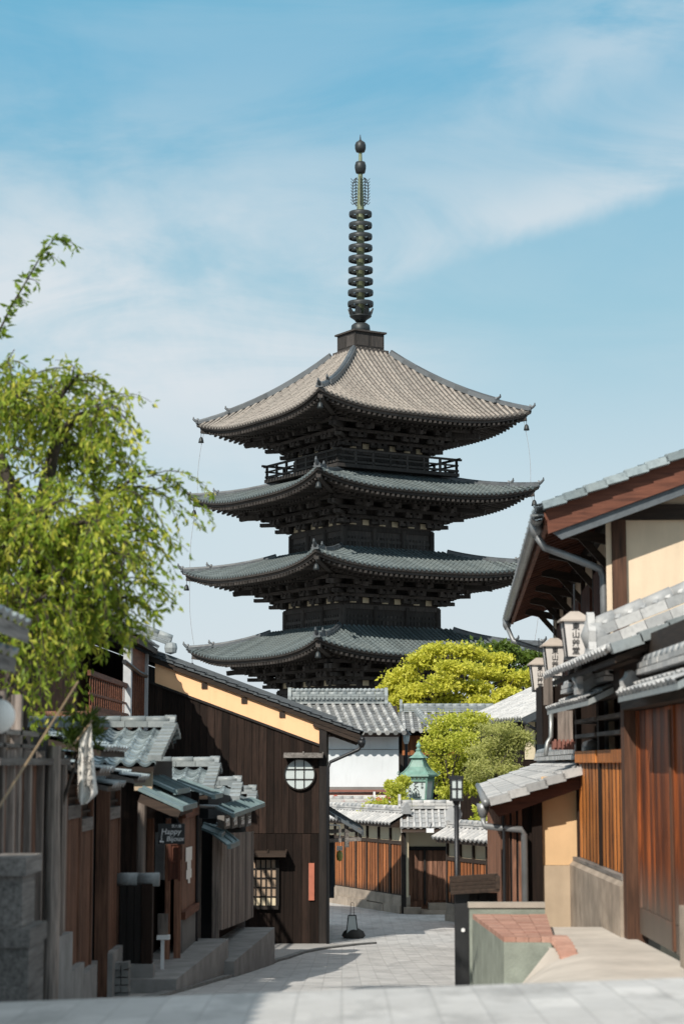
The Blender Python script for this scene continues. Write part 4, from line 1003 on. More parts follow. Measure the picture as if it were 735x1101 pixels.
b = MB(); b.prism([rp + wn * .75 + V((0, 0, ze - .03)), rp + V((0, 0, zr - .04)), rp - wn * .75 + V((0, 0, ze - .03)), rp - wn * .95 + V((0, 0, ze - .1)), rp + wn * .95 + V((0, 0, ze - .1))], wd * (rq - rp).length); b.build('roof_boards', 'wood_dark_x', rf)
b = MB(); c = gp + wn * .07 + V((0, 0, -1.75)); b.obox(c, wd * .055, wn * .02, V((0, 0, .07))); o = tag(b.build('name_plate', 'paper', None), 'small square white name plate high on the gate post', 'name plate')
b = MB(); c = gp - wd * .02 + wn * .093 + V((0, 0, -1.75)); b.obox(c + wd * .02, wd * .022, wn * .003, V((0, 0, .03))); b.build('plate_mark', 'ink', o)
# little roof with a white meter on the right wing
yy = 50.5; c = at(462, 893, yy); t = thing('security_camera', 'tiny white box lamp under the eave beside the gate recess', 'camera', c)
b = MB(); b.obox(c, (.09, 0, 0), (0, .12, 0), (0, 0, .05)); b.build('body', 'white_paint', t); b = MB(); b.tube([c + V((0, 0, .05)), c + V((.05, .2, .16))], .015, 5); b.build('arm', 'iron', t)
wd, wn = wd_keep, wn_keep
# ---- low tiled outhouse behind the wall, left
t = thing('tiled_outhouse', 'low tiled roof of an outhouse just behind the left end of the garden wall', 'outhouse', (ax(372, 64), 64, -4))
b = MB(); x0, x1 = ax(338, 63), ax(412, 63); zr, ze = az(864, 64.5), az(884, 62.6)
roll_tiles(b, (x0, 64.5, zr), (1, 0, 0), x1 - x0 - .35, (.28, -1.9, ze - zr), 2.0, .27, .055, .3); roll_tiles(b, (x1, 64.5, zr), (-1, 0, 0), x1 - x0, (0, 1.5, ze - zr), 1.7, .27, .055, .3, False); rf = b.build('roof', 'tile_light', t)
b = MB(); ridge(b, (x0, 64.5, zr), (x1 - .3, 64.5, zr), .25, .16, 2, .07); oni(b, (x1 - .3, 64.5, zr), (1, 0, 0), .3, .35); b.build('roof_ridge', 'tile_light', rf)
b = MB(); b.box(x0 + .1, x1 - .2, 63, 65.6, -4, ze + .0); b.build('wall', 'wood_dark', t)
# ---- white storehouse with ribbed tile roof
YS = 67.0
t = thing('storehouse', 'white plastered storehouse with a ribbed grey tile roof in front of the pagoda', 'storehouse', (.4, YS + 2, -4))
x0, x1 = ax(300, YS), ax(429, YS); zt = az(788, YS)
b = MB(); b.box(x0, x1 - .02, YS, YS + 5, az(847, YS), zt + .1); b.box(x0, x1 - .3, YS + .3, YS + 5, -4.1, az(847, YS)); b.build('wall', 'plaster_white', t)
b = MB(); b.box(x0, x1, YS - .03, YS - .002, az(849, YS), az(846, YS)); b.box(x0, x1, YS - .02, YS - .002, az(806.2, YS), az(805.6, YS)); b.build('wall_band', 'plaster_grey', t)
b = MB(); zr = az(757, YS + 2.7); ye = YS - .75; ze = az(788, ye)
xr0, xr1, xe1 = ax(313, YS + 2.7), ax(410, YS + 2.7), ax(431, ye)
D = V((.42, ye - YS - 2.7, ze - zr)); roll_tiles(b, (xr0 - .5, YS + 2.7, zr), (1, 0, 0), xr1 - xr0 + .75, D, D.length, .285, .075, .32)
D2 = V((.0, 2.9, ze - zr)); roll_tiles(b, (xr1 + .1, YS + 2.7, zr), (-1, 0, 0), xr1 - xr0 + .7, D2, D2.length, .285, .075, .32, False); rf = b.build('roof', 'tile_store', t)
b = MB(); ridge(b, (xr0, YS + 2.7, zr), (xr1 + .1, YS + 2.7, zr), .36, .34, 4, .10)
for i in range(22): 
    x = xr0 + (xr1 + .1 - xr0) * (i + .5) / 22; b.lathe((x, YS + 2.7, zr + .43), [(.09, 0), (.1, .05), (.06, .1), (.01, .12)], 8)
    b.obox((x, YS + 2.5, zr + .2), (.05, 0, 0), (0, .03, 0), (0, 0, .05))
oni(b, (xr0, YS + 2.7, zr - .1), (-1, 0, 0), .5, .62, .12); oni(b, (xr1 + .1, YS + 2.7, zr - .1), (1, 0, 0), .5, .62, .12); b.build('roof_ridge', 'tile_ridge', rf)
b = MB(); b.prism([(x0, ye, ze - .03), (x0, YS + 2.7, zr - .06), (x0, YS + 5.5, ze - .05), (x0, YS + 5.5, ze - .14), (x0, ye + .1, ze - .12)], (x1 - x0 + .0, 0, 0)); b.build('roof_boards', 'wood_dark_x', rf)
# brown ledge and painted board below
b = MB(); b.box(x0, x1 + .2, YS - .35, YS + .0, az(851.5, YS), az(849, YS)); b.box(x0, x1 + .1, YS - .25, YS, az(855, YS), az(852.8, YS)); b.build('ledge', 'sill_red', t)
bz0, bz1 = az(866, YS - .3), az(855, YS - .3)
b = MB(); b.box(ax(352, YS - .3), ax(425, YS - .3), YS - .3, YS - .25, bz0, bz1); o = tag(b.build('painted_board', 'cloth', None), 'long pale board with dark red diagonal patches below the storehouse wall', 'sign')
b = MB()
for (px, w_, z_, h_) in ((362, 5, .62, .45), (370, 4, .2, .5), (380, 7, .5, .3), (393, 6, .2, .35), (400, 5, .6, .35), (408, 6, .35, .5), (417, 4, .6, .4)):
    x = ax(px, YS - .3); zz = bz0 + (bz1 - bz0) * z_; hh = (bz1 - bz0) * h_; ww = .032 * w_
    b.prism([(x - ww, YS - .302, zz + hh * .6), (x - ww * .2, YS - .302, zz + hh), (x + ww, YS - .302, zz), (x + ww * .3, YS - .302, zz - hh * .3)], (0, -.006, 0))
b.build('painted_pattern', 'red_sign', o)
b = MB(); a = [at(338, 862, 62), at(352, 852, 62.5), at(360, 858, 62.3), at(352, 866, 61.8)]
rows = [[at(330 + 24 * i / 8, 865 - 8 * math.sin(math.pi * (.2 + .75 * i / 8)) * j / 4 - 2 * j, 62.6 + j * .15) for i in range(9)] for j in range(5)]
b.grid(rows); tag(b.build('awning', 'orange_cloth', None), 'small patch of orange awning behind the dark house corner', 'awning')
# ---- brown house behind, right of the storehouse
YB = 74.0
t = thing('townhouse', 'brown wooden house with a grey tile roof right of the white storehouse', 'house', (ax(470, YB), YB + 2, -4))
x0, x1 = ax(424, YB), ax(535, YB); ze, zr = az(786, YB - .8), az(766, YB + 2)
b = MB(); D = V((0, -2.8, ze - zr)); roll_tiles(b, (x0 - .5, YB + 2, zr), (1, 0, 0), x1 - x0 + .8, D, D.length, .285, .07, .32); D = V((0, 2.8, ze - zr)); roll_tiles(b, (x1 + .3, YB + 2, zr), (-1, 0, 0), x1 - x0 + .8, D, D.length, .285, .07, .32, False); rf = b.build('roof', 'tile_store', t)
b = MB(); ridge(b, (x0 + .35, YB + 2, zr), (x1, YB + 2, zr), .34, .24, 3, .09); ridge(b, (x0 + .9, YB + 1.9, zr - .05), (x0 + 1.2, YB - .3, ze + .2), .26, .16, 2, .08); oni(b, (x0 + .35, YB + 2, zr - .05), (-1, 0, 0), .45, .5, .1); b.build('roof_ridge', 'tile_ridge', rf)
b = MB(); b.box(x0, x1, YB, YB + 4.4, -4.1, ze + .12); b.build('wall', 'wood_dark', t)
b = MB(); boards(b, (ax(432, YB), YB), (ax(520, YB), YB), az(812, YB), az(791, YB), (0, -1), .26, .05); b.build('boards', 'wood_fence', t)
b = MB(); slats(b, (ax(428, YB), YB - .06), (ax(480, YB), YB - .06), az(850, YB), az(812, YB), (0, -1), .12, .12, .06); b.build('fence_slats', 'wood_black', t)
# pole lamp in front of it
yy = 70.0; xx = ax(436.5, yy); zt = az(790, yy)
t = thing('pole_lamp', 'small lamp on a black pole beside the right edge of the white storehouse', 'street lamp', (xx, yy, -4))
b = MB(); b.tube([(xx, yy, -4), (xx, yy, az(800, yy))], .05, 8); b.build('pole', 'iron', t)
b = MB(); b.lathe((xx, yy, az(800, yy)), [(.06, 0), (.10, .1), (.13, .32)], 8); b.build('lamp_glass', 'glass_pane', t)
b = MB(); b.lathe((xx, yy, az(800, yy) + .32), [(.19, 0), (.1, .1), (.03, .16), (.02, .22)], 8); b.build('cap', 'iron', t)
# ---- house at right with light grey roof
YR = 60.0
t = thing('townhouse', 'pale grey tiled house roof rising behind the right hand eaves, with a cream wall below', 'house', (ax(580, YR), YR + 1, -4))
A_, B_ = at(496, 777, 65.0), at(561, 772, 58.7); A_.z = B_.z
U = (B_ - A_); Lu = U.length; U.normalize(); N = V((-U.y, U.x, 0)); N = N if N.y > 0 else -N
b = MB(); rise = 2.1; run = 4.6; Dv = -N * run + V((0, 0, -rise)); roll_tiles(b, A_ + N * run + V((0, 0, rise)) - U * .1, U, Lu + .1, Dv, Dv.length, .27, .06, .3)
Dv = N * run + V((0, 0, -rise)); roll_tiles(b, B_ + N * run + V((0, 0, rise)), -U, Lu + .1, Dv, Dv.length, .27, .06, .3, False); rf = b.build('roof', 'tile_light', t)
b = MB(); e = B_ + U * .02; b.beam(e + V((0, 0, -.10)), e + N * run + V((0, 0, rise - .10)), .12, .2); b.prism([A_ + V((0, 0, -.03)), A_ + N * run + V((0, 0, rise - .05)), A_ + N * 2 * run + V((0, 0, -.03)), A_ + N * 2 * run + V((0, 0, -.1)), A_ + V((0, 0, -.1))], U * (Lu - .05)); b.build('barge_board', 'tile_dark', rf)
b = MB(); ridge(b, A_ + N * run + V((0, 0, rise)), e + N * run + V((0, 0, rise)), .3, .2, 3, .08); b.build('roof_ridge', 'tile_light', rf)
ga, gb = .22, 2 * run - .4
def gpt(s_, z, o=0.0): return B_ - U * (.75 - o) + N * s_ + V((0, 0, z))
b = MB(); lo = [gpt(ga, 0), gpt(gb, 0), gpt(gb, 0) - U * (Lu - 1), gpt(ga, 0) - U * (Lu - 1)]
b.hexa([p + V((0, 0, -5.5)) for p in lo], [p + V((0, 0, .02)) for p in lo]); b.prism([gpt(ga + .1, .02), gpt(gb - .1, .02), gpt(run, rise - .1)], -U * .2); b.build('wall', 'wood_dark', t)
def gslab2(mb, s0, s1, z0, z1, o0, o1):
    mb.hexa([gpt(s0, z0, o0), gpt(s1, z0, o0), gpt(s1, z0, o1), gpt(s0, z0, o1)], [gpt(s0, z1, o0), gpt(s1, z1, o0), gpt(s1, z1, o1), gpt(s0, z1, o1)])
b = MB(); gslab2(b, .3, .62, -1.2, .05, .005, .03); b.build('wall_panel', 'plaster_cream', t)
b = MB()
for i in range(12): gslab2(b, .66 + i * .2, .85 + i * .2, -4, .1, .005, .03 + ru(0, .01))
b.build('shutter', 'tile_dark', t)
b = MB(); b.smooth = True; b.tube([B_ + V((.0, -.1, -.12)), B_ + V((.35, .2, -.3)), gpt(.9, -.38, .1), gpt(1.3, -.42, .1)], .05, 7); b.build('gutter', 'iron', t)
# ---- green copper lantern on a post
YL = 57.0; c0 = at(450, 865, YL); px_ = lambda n: n * YL / F * 1.0
cx = c0.x; zb0 = az(873, YL); z0, z1 = az(861, YL), az(838.5, YL); ze, zk, zt = az(834, YL), az(816, YL), az(804, YL)
t = thing('copper_lantern', 'large verdigris copper lantern with hand brushed characters above the garden wall', 'lantern', (cx, YL, -3.95))
rot = math.radians(-20)
Lm = Matrix.Translation(V((cx, YL, 0))) @ Matrix.Rotation(rot, 4, 'Z')
def lq(mb, r0, z0_, r1, z1_):        # square frustum
    mb.hexa([Lm @ V((x * r0, y * r0, z0_)) for x, y in ((-1, -1), (1, -1), (1, 1), (-1, 1))], [Lm @ V((x * r1, y * r1, z1_)) for x, y in ((-1, -1), (1, -1), (1, 1), (-1, 1))])
r_b, r_t, r_e = .285, .335, .425
b = MB(); lq(b, r_b - .015, z0, r_t - .015, z1); gl = b.build('lamp_glass', 'glass_pane', t)
b = MB()
for x, y in ((-1, -1), (1, -1), (1, 1), (-1, 1)): b.beam(Lm @ V((x * r_b, y * r_b, z0)), Lm @ V((x * r_t, y * r_t, z1)), .05, .05, up=(1, 0, 0))
for k in range(4):
    m4 = Lm @ Matrix.Rotation(math.pi / 2 * k, 4, 'Z')
    b.beam(m4 @ V((-r_b, -r_b, z0 + .02)), m4 @ V((r_b, -r_b, z0 + .02)), .05, .06); b.beam(m4 @ V((-r_t, -r_t, z1 - .02)), m4 @ V((r_t, -r_t, z1 - .02)), .05, .05)
    b.beam(m4 @ V((-r_t - .03, -r_t - .03, z1 + .10)), m4 @ V((r_t + .03, -r_t - .03, z1 + .10)), .05, .03)
    for q in range(7): x = -r_t + 2 * r_t * q / 6; b.beam(m4 @ V((x, -r_t - .01, z1)), m4 @ V((x, -r_t - .02, z1 + .1)), .05, .03, up=(1, 0, 0))
b.build('frame', 'copper_lantern', t)
b = MB(); lq(b, r_t - .03, z1, r_t - .02, z1 + .1); b.build('pierced_band', 'paper', t)
b = MB()                             # swept roof
prof = [(r_e, ze - .02), (r_e * .98, ze + .03), (r_e * .74, ze + .12), (r_e * .52, ze + .25), (r_e * .36, ze + .42), (r_e * .34, zk + .0), (r_e * .38, zk + .02), (r_e * .52, zk + .03), (r_e * .3, zk + .11), (r_e * .12, zk + .22)]
for (ra, za), (rb_, zb_) in zip(prof, prof[1:]): lq(b, ra, za, rb_, zb_)
for x, y in ((-1, -1), (1, -1), (1, 1), (-1, 1)):
    pts = [Lm @ V((x * ra, y * ra, za + .01)) for ra, za in prof[1:6]]; b.tube(pts, .018, 6)
    b.tube([Lm @ V((x * r_e, y * r_e, ze)), Lm @ V((x * (r_e + .05), y * (r_e + .05), ze + .05)), Lm @ V((x * (r_e + .04), y * (r_e + .04), ze + .11)), Lm @ V((x * (r_e + .0), y * (r_e + .0), ze + .10))], .014, 5)
b.build('roof', 'copper_lantern', t)
b = MB(); b.smooth = True; b.lathe((cx, YL, zk + .2), [(.05, 0), (.09, .05), (.04, .1), (.05, .12), (.075, .16), (.05, .22), (.02, .26), (.005, .31)], 12); b.build('finial', 'copper_lantern', t)
b = MB(); lq(b, .24, z0 - .1, .32, z0); lq(b, .16, z0 - .25, .2, z0 - .1); lq(b, .09, -4.0, .09, z0 - .25); b.build('post', 'copper_lantern', t)
fm = Lm @ Matrix.Identity(4); zc = (z0 + z1) / 2; sl = math.atan2(r_t - r_b, z1 - z0)
rt_, upv = Lm.to_3x3() @ V((1, 0, 0)), (Lm.to_3x3() @ V((0, -math.sin(sl), math.cos(sl))))
fc = lambda x, z: Lm @ V((x, -(r_b + (r_t - r_b) * (z - z0) / (z1 - z0)) - .004, z))
for i, ch in enumerate('とへ山'): text(ch, .19 if i < 2 else .22, 'ink', 'character', gl, facing(fc(.02, z1 - .13 - i * .145), rt_, upv))
for i, ch in enumerate('京都'): text(ch, .075, 'ink', 'character', gl, facing(fc(.20, z1 - .12 - i * .09), rt_, upv))
for i, ch in enumerate('東山'): text(ch, .085, 'ink', 'character', gl, facing(fc(-.17, zc - .02 - i * .11), rt_, upv))
lt_ = Lm.to_3x3() @ V((0, -1, 0)); up2 = Lm.to_3x3() @ V((-math.sin(sl), 0, math.cos(sl)))
fl = lambda y, z: Lm @ V((-(r_b + (r_t - r_b) * (z - z0) / (z1 - z0)) - .004, y, z))
for i, ch in enumerate('御料理'): text(ch, .12, 'wood_red', 'character', gl, facing(fl(0, z1 - .12 - i * .14), lt_, up2))
# ---- slim street lamp with sign disc
YP = 24.3; xx = ax(490, YP); zg = gz(xx, YP); z0, z1 = az(858, YP), az(838, YP)
t = thing('street_lamp', 'slim black street lamp with a square glass lantern head behind the black board fence', 'street lamp', (xx, YP, zg))
b = MB(); b.smooth = True; b.tube([(xx, YP, zg - .05), (xx, YP, z0 - .03)], .030, 10); b.lathe((xx, YP, z0 - .08), [(.032, 0), (.045, .03), (.05, .05)], 10); b.build('pole', 'iron', t)
hw = .068; b = MB(); b.box(xx - hw + .008, xx + hw - .008, YP - hw + .008, YP + hw - .008, z0, z1); b.build('lamp_glass', 'glass_pane', t)
b = MB()
for sx in (-1, 0, 1):
    for sy in (-1, 1): 
        b.box(xx + sx * hw - .009, xx + sx * hw + .009, YP + sy * hw - .009, YP + sy * hw + .009, z0, z1)
for sx in (-1, 1): b.box(xx + sx * hw - .006, xx + sx * hw + .006, YP - .008, YP + .008, z0, z1)
zm = (z0 + z1) / 2
for sy in (-1, 1): b.box(xx - hw, xx + hw, YP + sy * hw - .006, YP + sy * hw + .006, zm - .007, zm + .007)
b.box(xx - hw - .012, xx + hw + .012, YP - hw - .012, YP + hw + .012, z0 - .035, z0); b.box(xx - hw - .016, xx + hw + .016, YP - hw - .016, YP + hw + .016, z1, z1 + .045); b.build('frame', 'iron', t)
c = at(487.5, 875.5, YP + .06); b = MB(); b.prism([c + V((.098 * math.cos(2 * math.pi * i / 32), 0, .098 * math.sin(2 * math.pi * i / 32))) for i in range(32)], (0, .012, 0)); b.build('sign_disc', 'mirror_back', t, 'grey back of a round road sign fixed to the pole')
# ---- black board fence with tiled cap
YF = 23.2
t = thing('board_fence', 'short black board fence under a weathered ridge cap before the lamp', 'fence', (ax(510, YF), YF, gz(1.5, YF)))
x0, x1, xe = ax(487.5, YF), ax(502.5, YF), ax(533, YF); zt = az(960, YF); zg = gz(1.4, YF) - .1
b = MB(); b.box(x0, x1, YF - .08, YF + .08, zg, zt); b.build('post', 'black_panel', t)
b = MB(); boards(b, (x1, YF), (xe, YF), zg, zt, (0, -1), .12, .03); b.box(x1, xe, YF + .01, YF + .05, zg, zt); b.build('boards', 'wood_black', t)
b = MB(); a, c = at(483, 953, YF), at(535, 950, YF); a.y = c.y = YF
for sg in (-1, 1): 
    b.hexa([a + V((0, 0, .05)), c + V((0, 0, .05)), c + V((0, sg * .2, -.08)), a + V((0, sg * .2, -.08))], [a + V((0, 0, .08)), c + V((0, 0, .08)), c + V((0, sg * .2, -.05)), a + V((0, sg * .2, -.05))])
for k in range(3): b.beam(a + V((0, -.05 - .06 * k, .06 - .04 * k)), c + V((0, -.05 - .06 * k, .06 - .04 * k)), .03, .03)
b.beam(a + V((0, 0, .09)), c + V((0, 0, .09)), .07, .045); b.box(c.x - .04, c.x + .01, YF - .2, YF + .2, c.z - .06, c.z + .09); b.build('ridge_cap', 'wood_dark_y', t)
b = MB(); c = at(497.5, 1000, YF - .085); b.prism([c + V((.022 * math.cos(2 * math.pi * i / 16), 0, .022 * math.sin(2 * math.pi * i / 16))) for i in range(16)], (0, -.012, 0)); b.build('reflector', 'white_paint', t)
# ================================================================== RIGHT SIDE
GXW = 2.94                                     # gate wall plane
# ---- two-storey house with big gable
d1 = 23.0; e1 = at(583, 559, d1); d2 = 39.8; ez = e1.z
edir = V((3.33 - e1.x, d2 - d1, 0)); Le = edir.length; edir.normalize(); en = V((edir.y, -edir.x, 0))      # en points away from the street
if en.x < 0: en = -en
t = thing('gabled_house', 'tall two storey house with red brown barge board and beige gable on the right', 'house', (5.0, 30, -3.0))
sl = .375
def hp(s, w, z): return V((e1.x, e1.y, 0)) + edir * s + en * w + V((0, 0, z))   # s along the eave, w away from the street
RW = 5.2
b = MB(); wave_tiles(b, hp(0, RW, ez + RW * sl + .17), edir, Le, -en + V((0, 0, -sl)), RW * math.hypot(1, sl) + .06, .27, .25, .025, .04); rf = b.build('roof', 'tile_town', t)
b = MB(); wave_tiles(b, hp(Le, RW, ez + RW * sl + .17), -edir, Le, en + V((0, 0, -sl)), RW * math.hypot(1, sl), .27, .25, .025, .04); b.build('rear_slope', 'tile_town', rf)
b = MB(); n = 22
for i in range(n):        # stepped verge tiles
    w0, w1 = RW * i / n, RW * (i + 1) / n
    b.beam(hp(-.02, w0, ez + w0 * sl + .16), hp(-.02, w1 + .03, ez + (w1) * sl + .145), .2, .09)
b.build('verge_tiles', 'tile_town', rf)
b = MB()
b.prism([hp(.02, .04, ez + .12), hp(.02, RW, ez + RW * sl + .12), hp(.02, RW, ez + RW * sl - .24), hp(.02, .06, ez - .16)], edir * .05); b.build('barge_board', 'wood_red_x', rf)
b = MB(); b.prism([hp(.07, .10, ez - .12), hp(.07, RW, ez + RW * sl - .22), hp(.07, RW, ez + RW * sl - .36), hp(.07, .22, ez - .22)], edir * .06); b.build('under_board', 'tile_dark', rf)
b = MB(); b.prism([hp(.08, .02, ez + .10), hp(.08, RW, ez + RW * sl + .12), hp(.08, 2 * RW, ez + .10), hp(.08, 2 * RW, ez + .04), hp(.08, RW, ez + RW * sl + .06), hp(.08, .02, ez + .04)], edir * (Le - .1))
k = 0
while k * .42 < Le - .3:
    s = .2 + k * .42; b.beam(hp(s, .06, ez + .0), hp(s, 1.1, ez + 1.04 * sl), .07, .09); k += 1
b.build('rafters', 'wood_red_x', rf)
b = MB(); b.beam(hp(.05, .05, ez + .02), hp(Le, .05, ez + .02), .05, .16); b.build('fascia', 'wood_red_y', rf)
# walls
ww = .86; gs = .55                      # street wall offset, gable set back
gy = hp(gs, ww, 0)
b = MB(); lo = [hp(gs, ww, 0), hp(Le - .3, ww, 0), hp(Le - .3, 2 * RW - ww, 0), hp(gs, 2 * RW - ww, 0)]
b.hexa([p + V((0, 0, -3.6)) for p in lo], [p + V((0, 0, ez + ww * sl - .05)) for p in lo]); b.prism([hp(gs, ww, ez + ww * sl - .05), hp(gs, RW, ez + RW * sl - .05), hp(gs, 2 * RW - ww, ez + ww * sl - .05)], edir * .3); b.build('wall', 'plaster_beige', t)
b = MB()
def gbl(mb, w0, w1, z0, z1, o=.05): mb.hexa([hp(gs - o, w0, z0), hp(gs - o, w1, z0), hp(gs - .002, w1, z0), hp(gs - .002, w0, z0)], [hp(gs - o, w0, z1), hp(gs - o, w1, z1), hp(gs - .002, w1, z1), hp(gs - .002, w0, z1)])
zb_ = az(565, 24); zt_ = az(549, 24)
gbl(b, ww - .03, ww + .135, -3, ez + ww * sl - .04, .06); b.build('corner_post', 'wood_post', t)
b = MB(); gbl(b, RW - .1, RW + .1, -3, ez + RW * sl - .3, .06); b.build('gable_post', 'wood_post', t)
b = MB(); gbl(b, ww - .1, 2 * RW - ww, zb_, zt_ + .0, .075); b.build('beam', 'wood_dark_x', t)
b = MB(); gbl(b, ww - .10, ww - .035, -3, ez + ww * sl - .05, .03); b.build('wall_edge', 'plaster_beige', t)
# street wall details: posts, window bands
b = MB()
for s in (gs + .1, 3.6, 6.2, 8.8, 11.4, 14.0): 
    b.hexa([hp(s, ww - .06, -3.2), hp(s + .14, ww - .06, -3.2), hp(s + .14, ww, -3.2), hp(s, ww, -3.2)], [hp(s, ww - .06, ez + .3), hp(s + .14, ww - .06, ez + .3), hp(s + .14, ww, ez + .3), hp(s, ww, ez + .3)])
b.beam(hp(gs, ww - .04, ez + .1), hp(Le - .4, ww - .04, ez + .1), .1, .14); b.beam(hp(gs, ww - .04, 1.0), hp(Le - .4, ww - .04, 1.0), .1, .14); b.build('street_post', 'wood_dark', t)
for s in (1.6, 4.2, 6.8, 9.4, 12.0): 
    b = MB(); b.hexa([hp(s, ww - .02, 1.2), hp(s + 1.6, ww - .02, 1.2), hp(s + 1.6, ww - .003, 1.2), hp(s, ww - .003, 1.2)], [hp(s, ww - .02, 2.4), hp(s + 1.6, ww - .02, 2.4), hp(s + 1.6, ww - .003, 2.4), hp(s, ww - .003, 2.4)])
    wo = b.build('window', 'dark_pane', t); b = MB()
    for q in range(9): x = s + 1.6 * q / 8; b.beam(hp(x, ww - .05, 1.15), hp(x, ww - .05, 2.45), .05, .05)
    b.build('window_lattice', 'wood_red', wo)
for s in (1.3, 4.0, 6.6, 9.2, 11.8, 14.4):      # small struts carrying the eave
    b = MB(); b.beam(hp(s, ww, ez - .10), hp(s, .25, ez + .02), .09, .12); b.beam(hp(s, ww, ez - .45), hp(s, .5, ez - .04), .07, .09)
    b.build('eave_bracket', 'wood_dark_x', t)
# gutter with two downpipes
b = MB(); rows = []
for s in (-.05, Le): rows.append([hp(s, -.06 + .075 * math.cos(math.pi + math.pi * i / 8), ez + .06 + .075 * math.sin(math.pi + math.pi * i / 8)) for i in range(9)])
b.grid(rows); rows = [[p + V((0, 0, -.012)) for p in r] for r in rows]; b.grid(rows)
for k in range(26): s = .2 + k * .64; b.beam(hp(s, -.14, ez + .075), hp(s, .03, ez + .085), .02, .02)
b.build('gutter', 'gutter_metal', t)
b = MB(); b.smooth = True
b.lathe(hp(.5, -.06, ez - .16), [(.035, 0), (.06, .06), (.085, .18)], 10)
b.tube([hp(.5, -.06, ez - .12), hp(.5, .04, ez - .27), hp(.55, .30, ez - .36), hp(.75, ww - .16, ez - .50), hp(.75, ww - .12, ez - .60), hp(.75, ww - .12, -.1)], .045, 10); b.build('downpipe', 'pipe_metal', t)
b = MB(); b.smooth = True
b.lathe(hp(Le - .4, -.06, ez - .2), [(.035, 0), (.08, .08), (.09, .22)], 10)
b.tube([hp(Le - .4, -.06, ez - .12), hp(Le - .5, .06, ez - .42), hp(Le - .6, ww - .2, ez - .62), hp(Le - .6, ww - .1, ez - .8), hp(Le - .6, ww - .1, .2)], .05, 10); b.build('downpipe', 'pipe_metal', t)
# ---- hanging paper lanterns
def lantern(name, label, px, py, Y):
    c = at(px, py, Y)                       # middle of the hat
    t = thing('hanging_lantern', label, 'lantern', c, 0.0, 'white lanterns under the eave')
    b = MB(); w = .18; b.hexa([c + V((x * w, y * w, -.02)) for x, y in ((-1, -1), (1, -1), (1, 1), (-1, 1))], [c + V((x * w, y * w, .0)) for x, y in ((-1, -1), (1, -1), (1, 1), (-1, 1))])
    b.hexa([c + V((x * w, y * w, .0)) for x, y in ((-1, -1), (1, -1), (1, 1), (-1, 1))], [c + V((x * .05, y * .05, .10)) for x, y in ((-1, -1), (1, -1), (1, 1), (-1, 1))]); b.build('roof', 'lantern_hat', t)
    b = MB(); w0, w1, h = .10, .146, .40
    b.hexa([c + V((x * w0, y * w0, -.02 - h)) for x, y in ((-1, -1), (1, -1), (1, 1), (-1, 1))], [c + V((x * w1, y * w1, -.02)) for x, y in ((-1, -1), (1, -1), (1, 1), (-1, 1))]); sh = b.build('lamp_shade', 'lantern_paper', t)
    b = MB()
    for x, y in ((-1, -1), (1, -1), (1, 1), (-1, 1)): b.beam(c + V((x * w0, y * w0, -.03 - h)), c + V((x * w1, y * w1, -.02)), .018, .018, up=(1, 0, 0))
    b.box(c.x - w0 - .012, c.x + w0 + .012, c.y - w0 - .012, c.y + w0 + .012, c.z - .05 - h, c.z - .02 - h); b.build('frame', 'iron', t)
    b = MB(); b.tube([c + V((0, 0, .08)), c + V((0, 0, min(.42, e1.z - c.z + .1)))], .009, 6); b.build('hanger', 'iron', t)
    sy = (w1 - w0) / h
    for i, ch in enumerate('東山艸堂'):
        z = -.085 - i * .092; yy = -(w1 + (z + .02) * sy) - .003
        text(ch, .092, 'ink', 'character', sh, facing(c + V((0, yy, z)), (1, 0, 0), (0, -sy, 1)), bold=.015)
    return t
lantern('a', 'largest and nearest white lantern lettered in black above the gate roof', 617, 667, 23.0)
lantern('b', 'middle white lettered lantern, partly behind the nearest lantern and gate roof', 595, 694, 27.6)
lantern('c', 'smallest and farthest white lettered lantern at the left of the row', 579, 714, 32.5)
# ---- gatehouse
t = thing('gatehouse', 'sunlit wooden gatehouse with orange slat panels, tall plank doors and pale tiled roof', 'gate', (GXW + .3, 20, -1.8))
# doors
zt, zb = .52, -1.70
for (ya, yb, lb) in ((20.45, 18.33, 'deep orange plank door leaf worn grey at the foot'), (18.27, 16.15, None)):
    b = MB(); n = 9
    for i in range(n):
        y0, y1 = ya + (yb - ya) * i / n, ya + (yb - ya) * (i + 1) / n; o = ru(0, .008)
        b.box(GXW + .07 - o, GXW + .13, min(y0, y1) + .003, max(y0, y1) - .003, zb + .26, zt)
    dr = b.build('door', 'wood_door', t, lb)
    b = MB(); b.box(GXW + .05, GXW + .13, yb + .002, ya - .002, zb, zb + .255); b.box(GXW + .045, GXW + .13, ya - .10, ya, zb + .26, zt); b.box(GXW + .045, GXW + .13, yb, yb + .10, zb + .26, zt); b.build('door_frame', 'wood_door', dr)
b = MB(); b.box(GXW + .03, GXW + .07, 18.26, 18.36, -1.68, .48); b.build('meeting_stile', 'wood_post', t)
# posts, lintel
b = MB(); b.box(GXW - .07, GXW + .14, 20.5, 20.75, -1.86, .95); b.build('post', 'wood_post', t)
b = MB(); b.box(GXW - .12, GXW + .14, 15.7, 16.1, -1.86, .95); b.build('post', 'wood_post', t)
b = MB(); b.box(GXW - .10, GXW + .14, 16.1, 20.5, .53, .70); b.box(GXW - .06, GXW + .1, 16.1, 25.6, .70, 1.2); b.build('lintel', 'wood_dark_y', t)
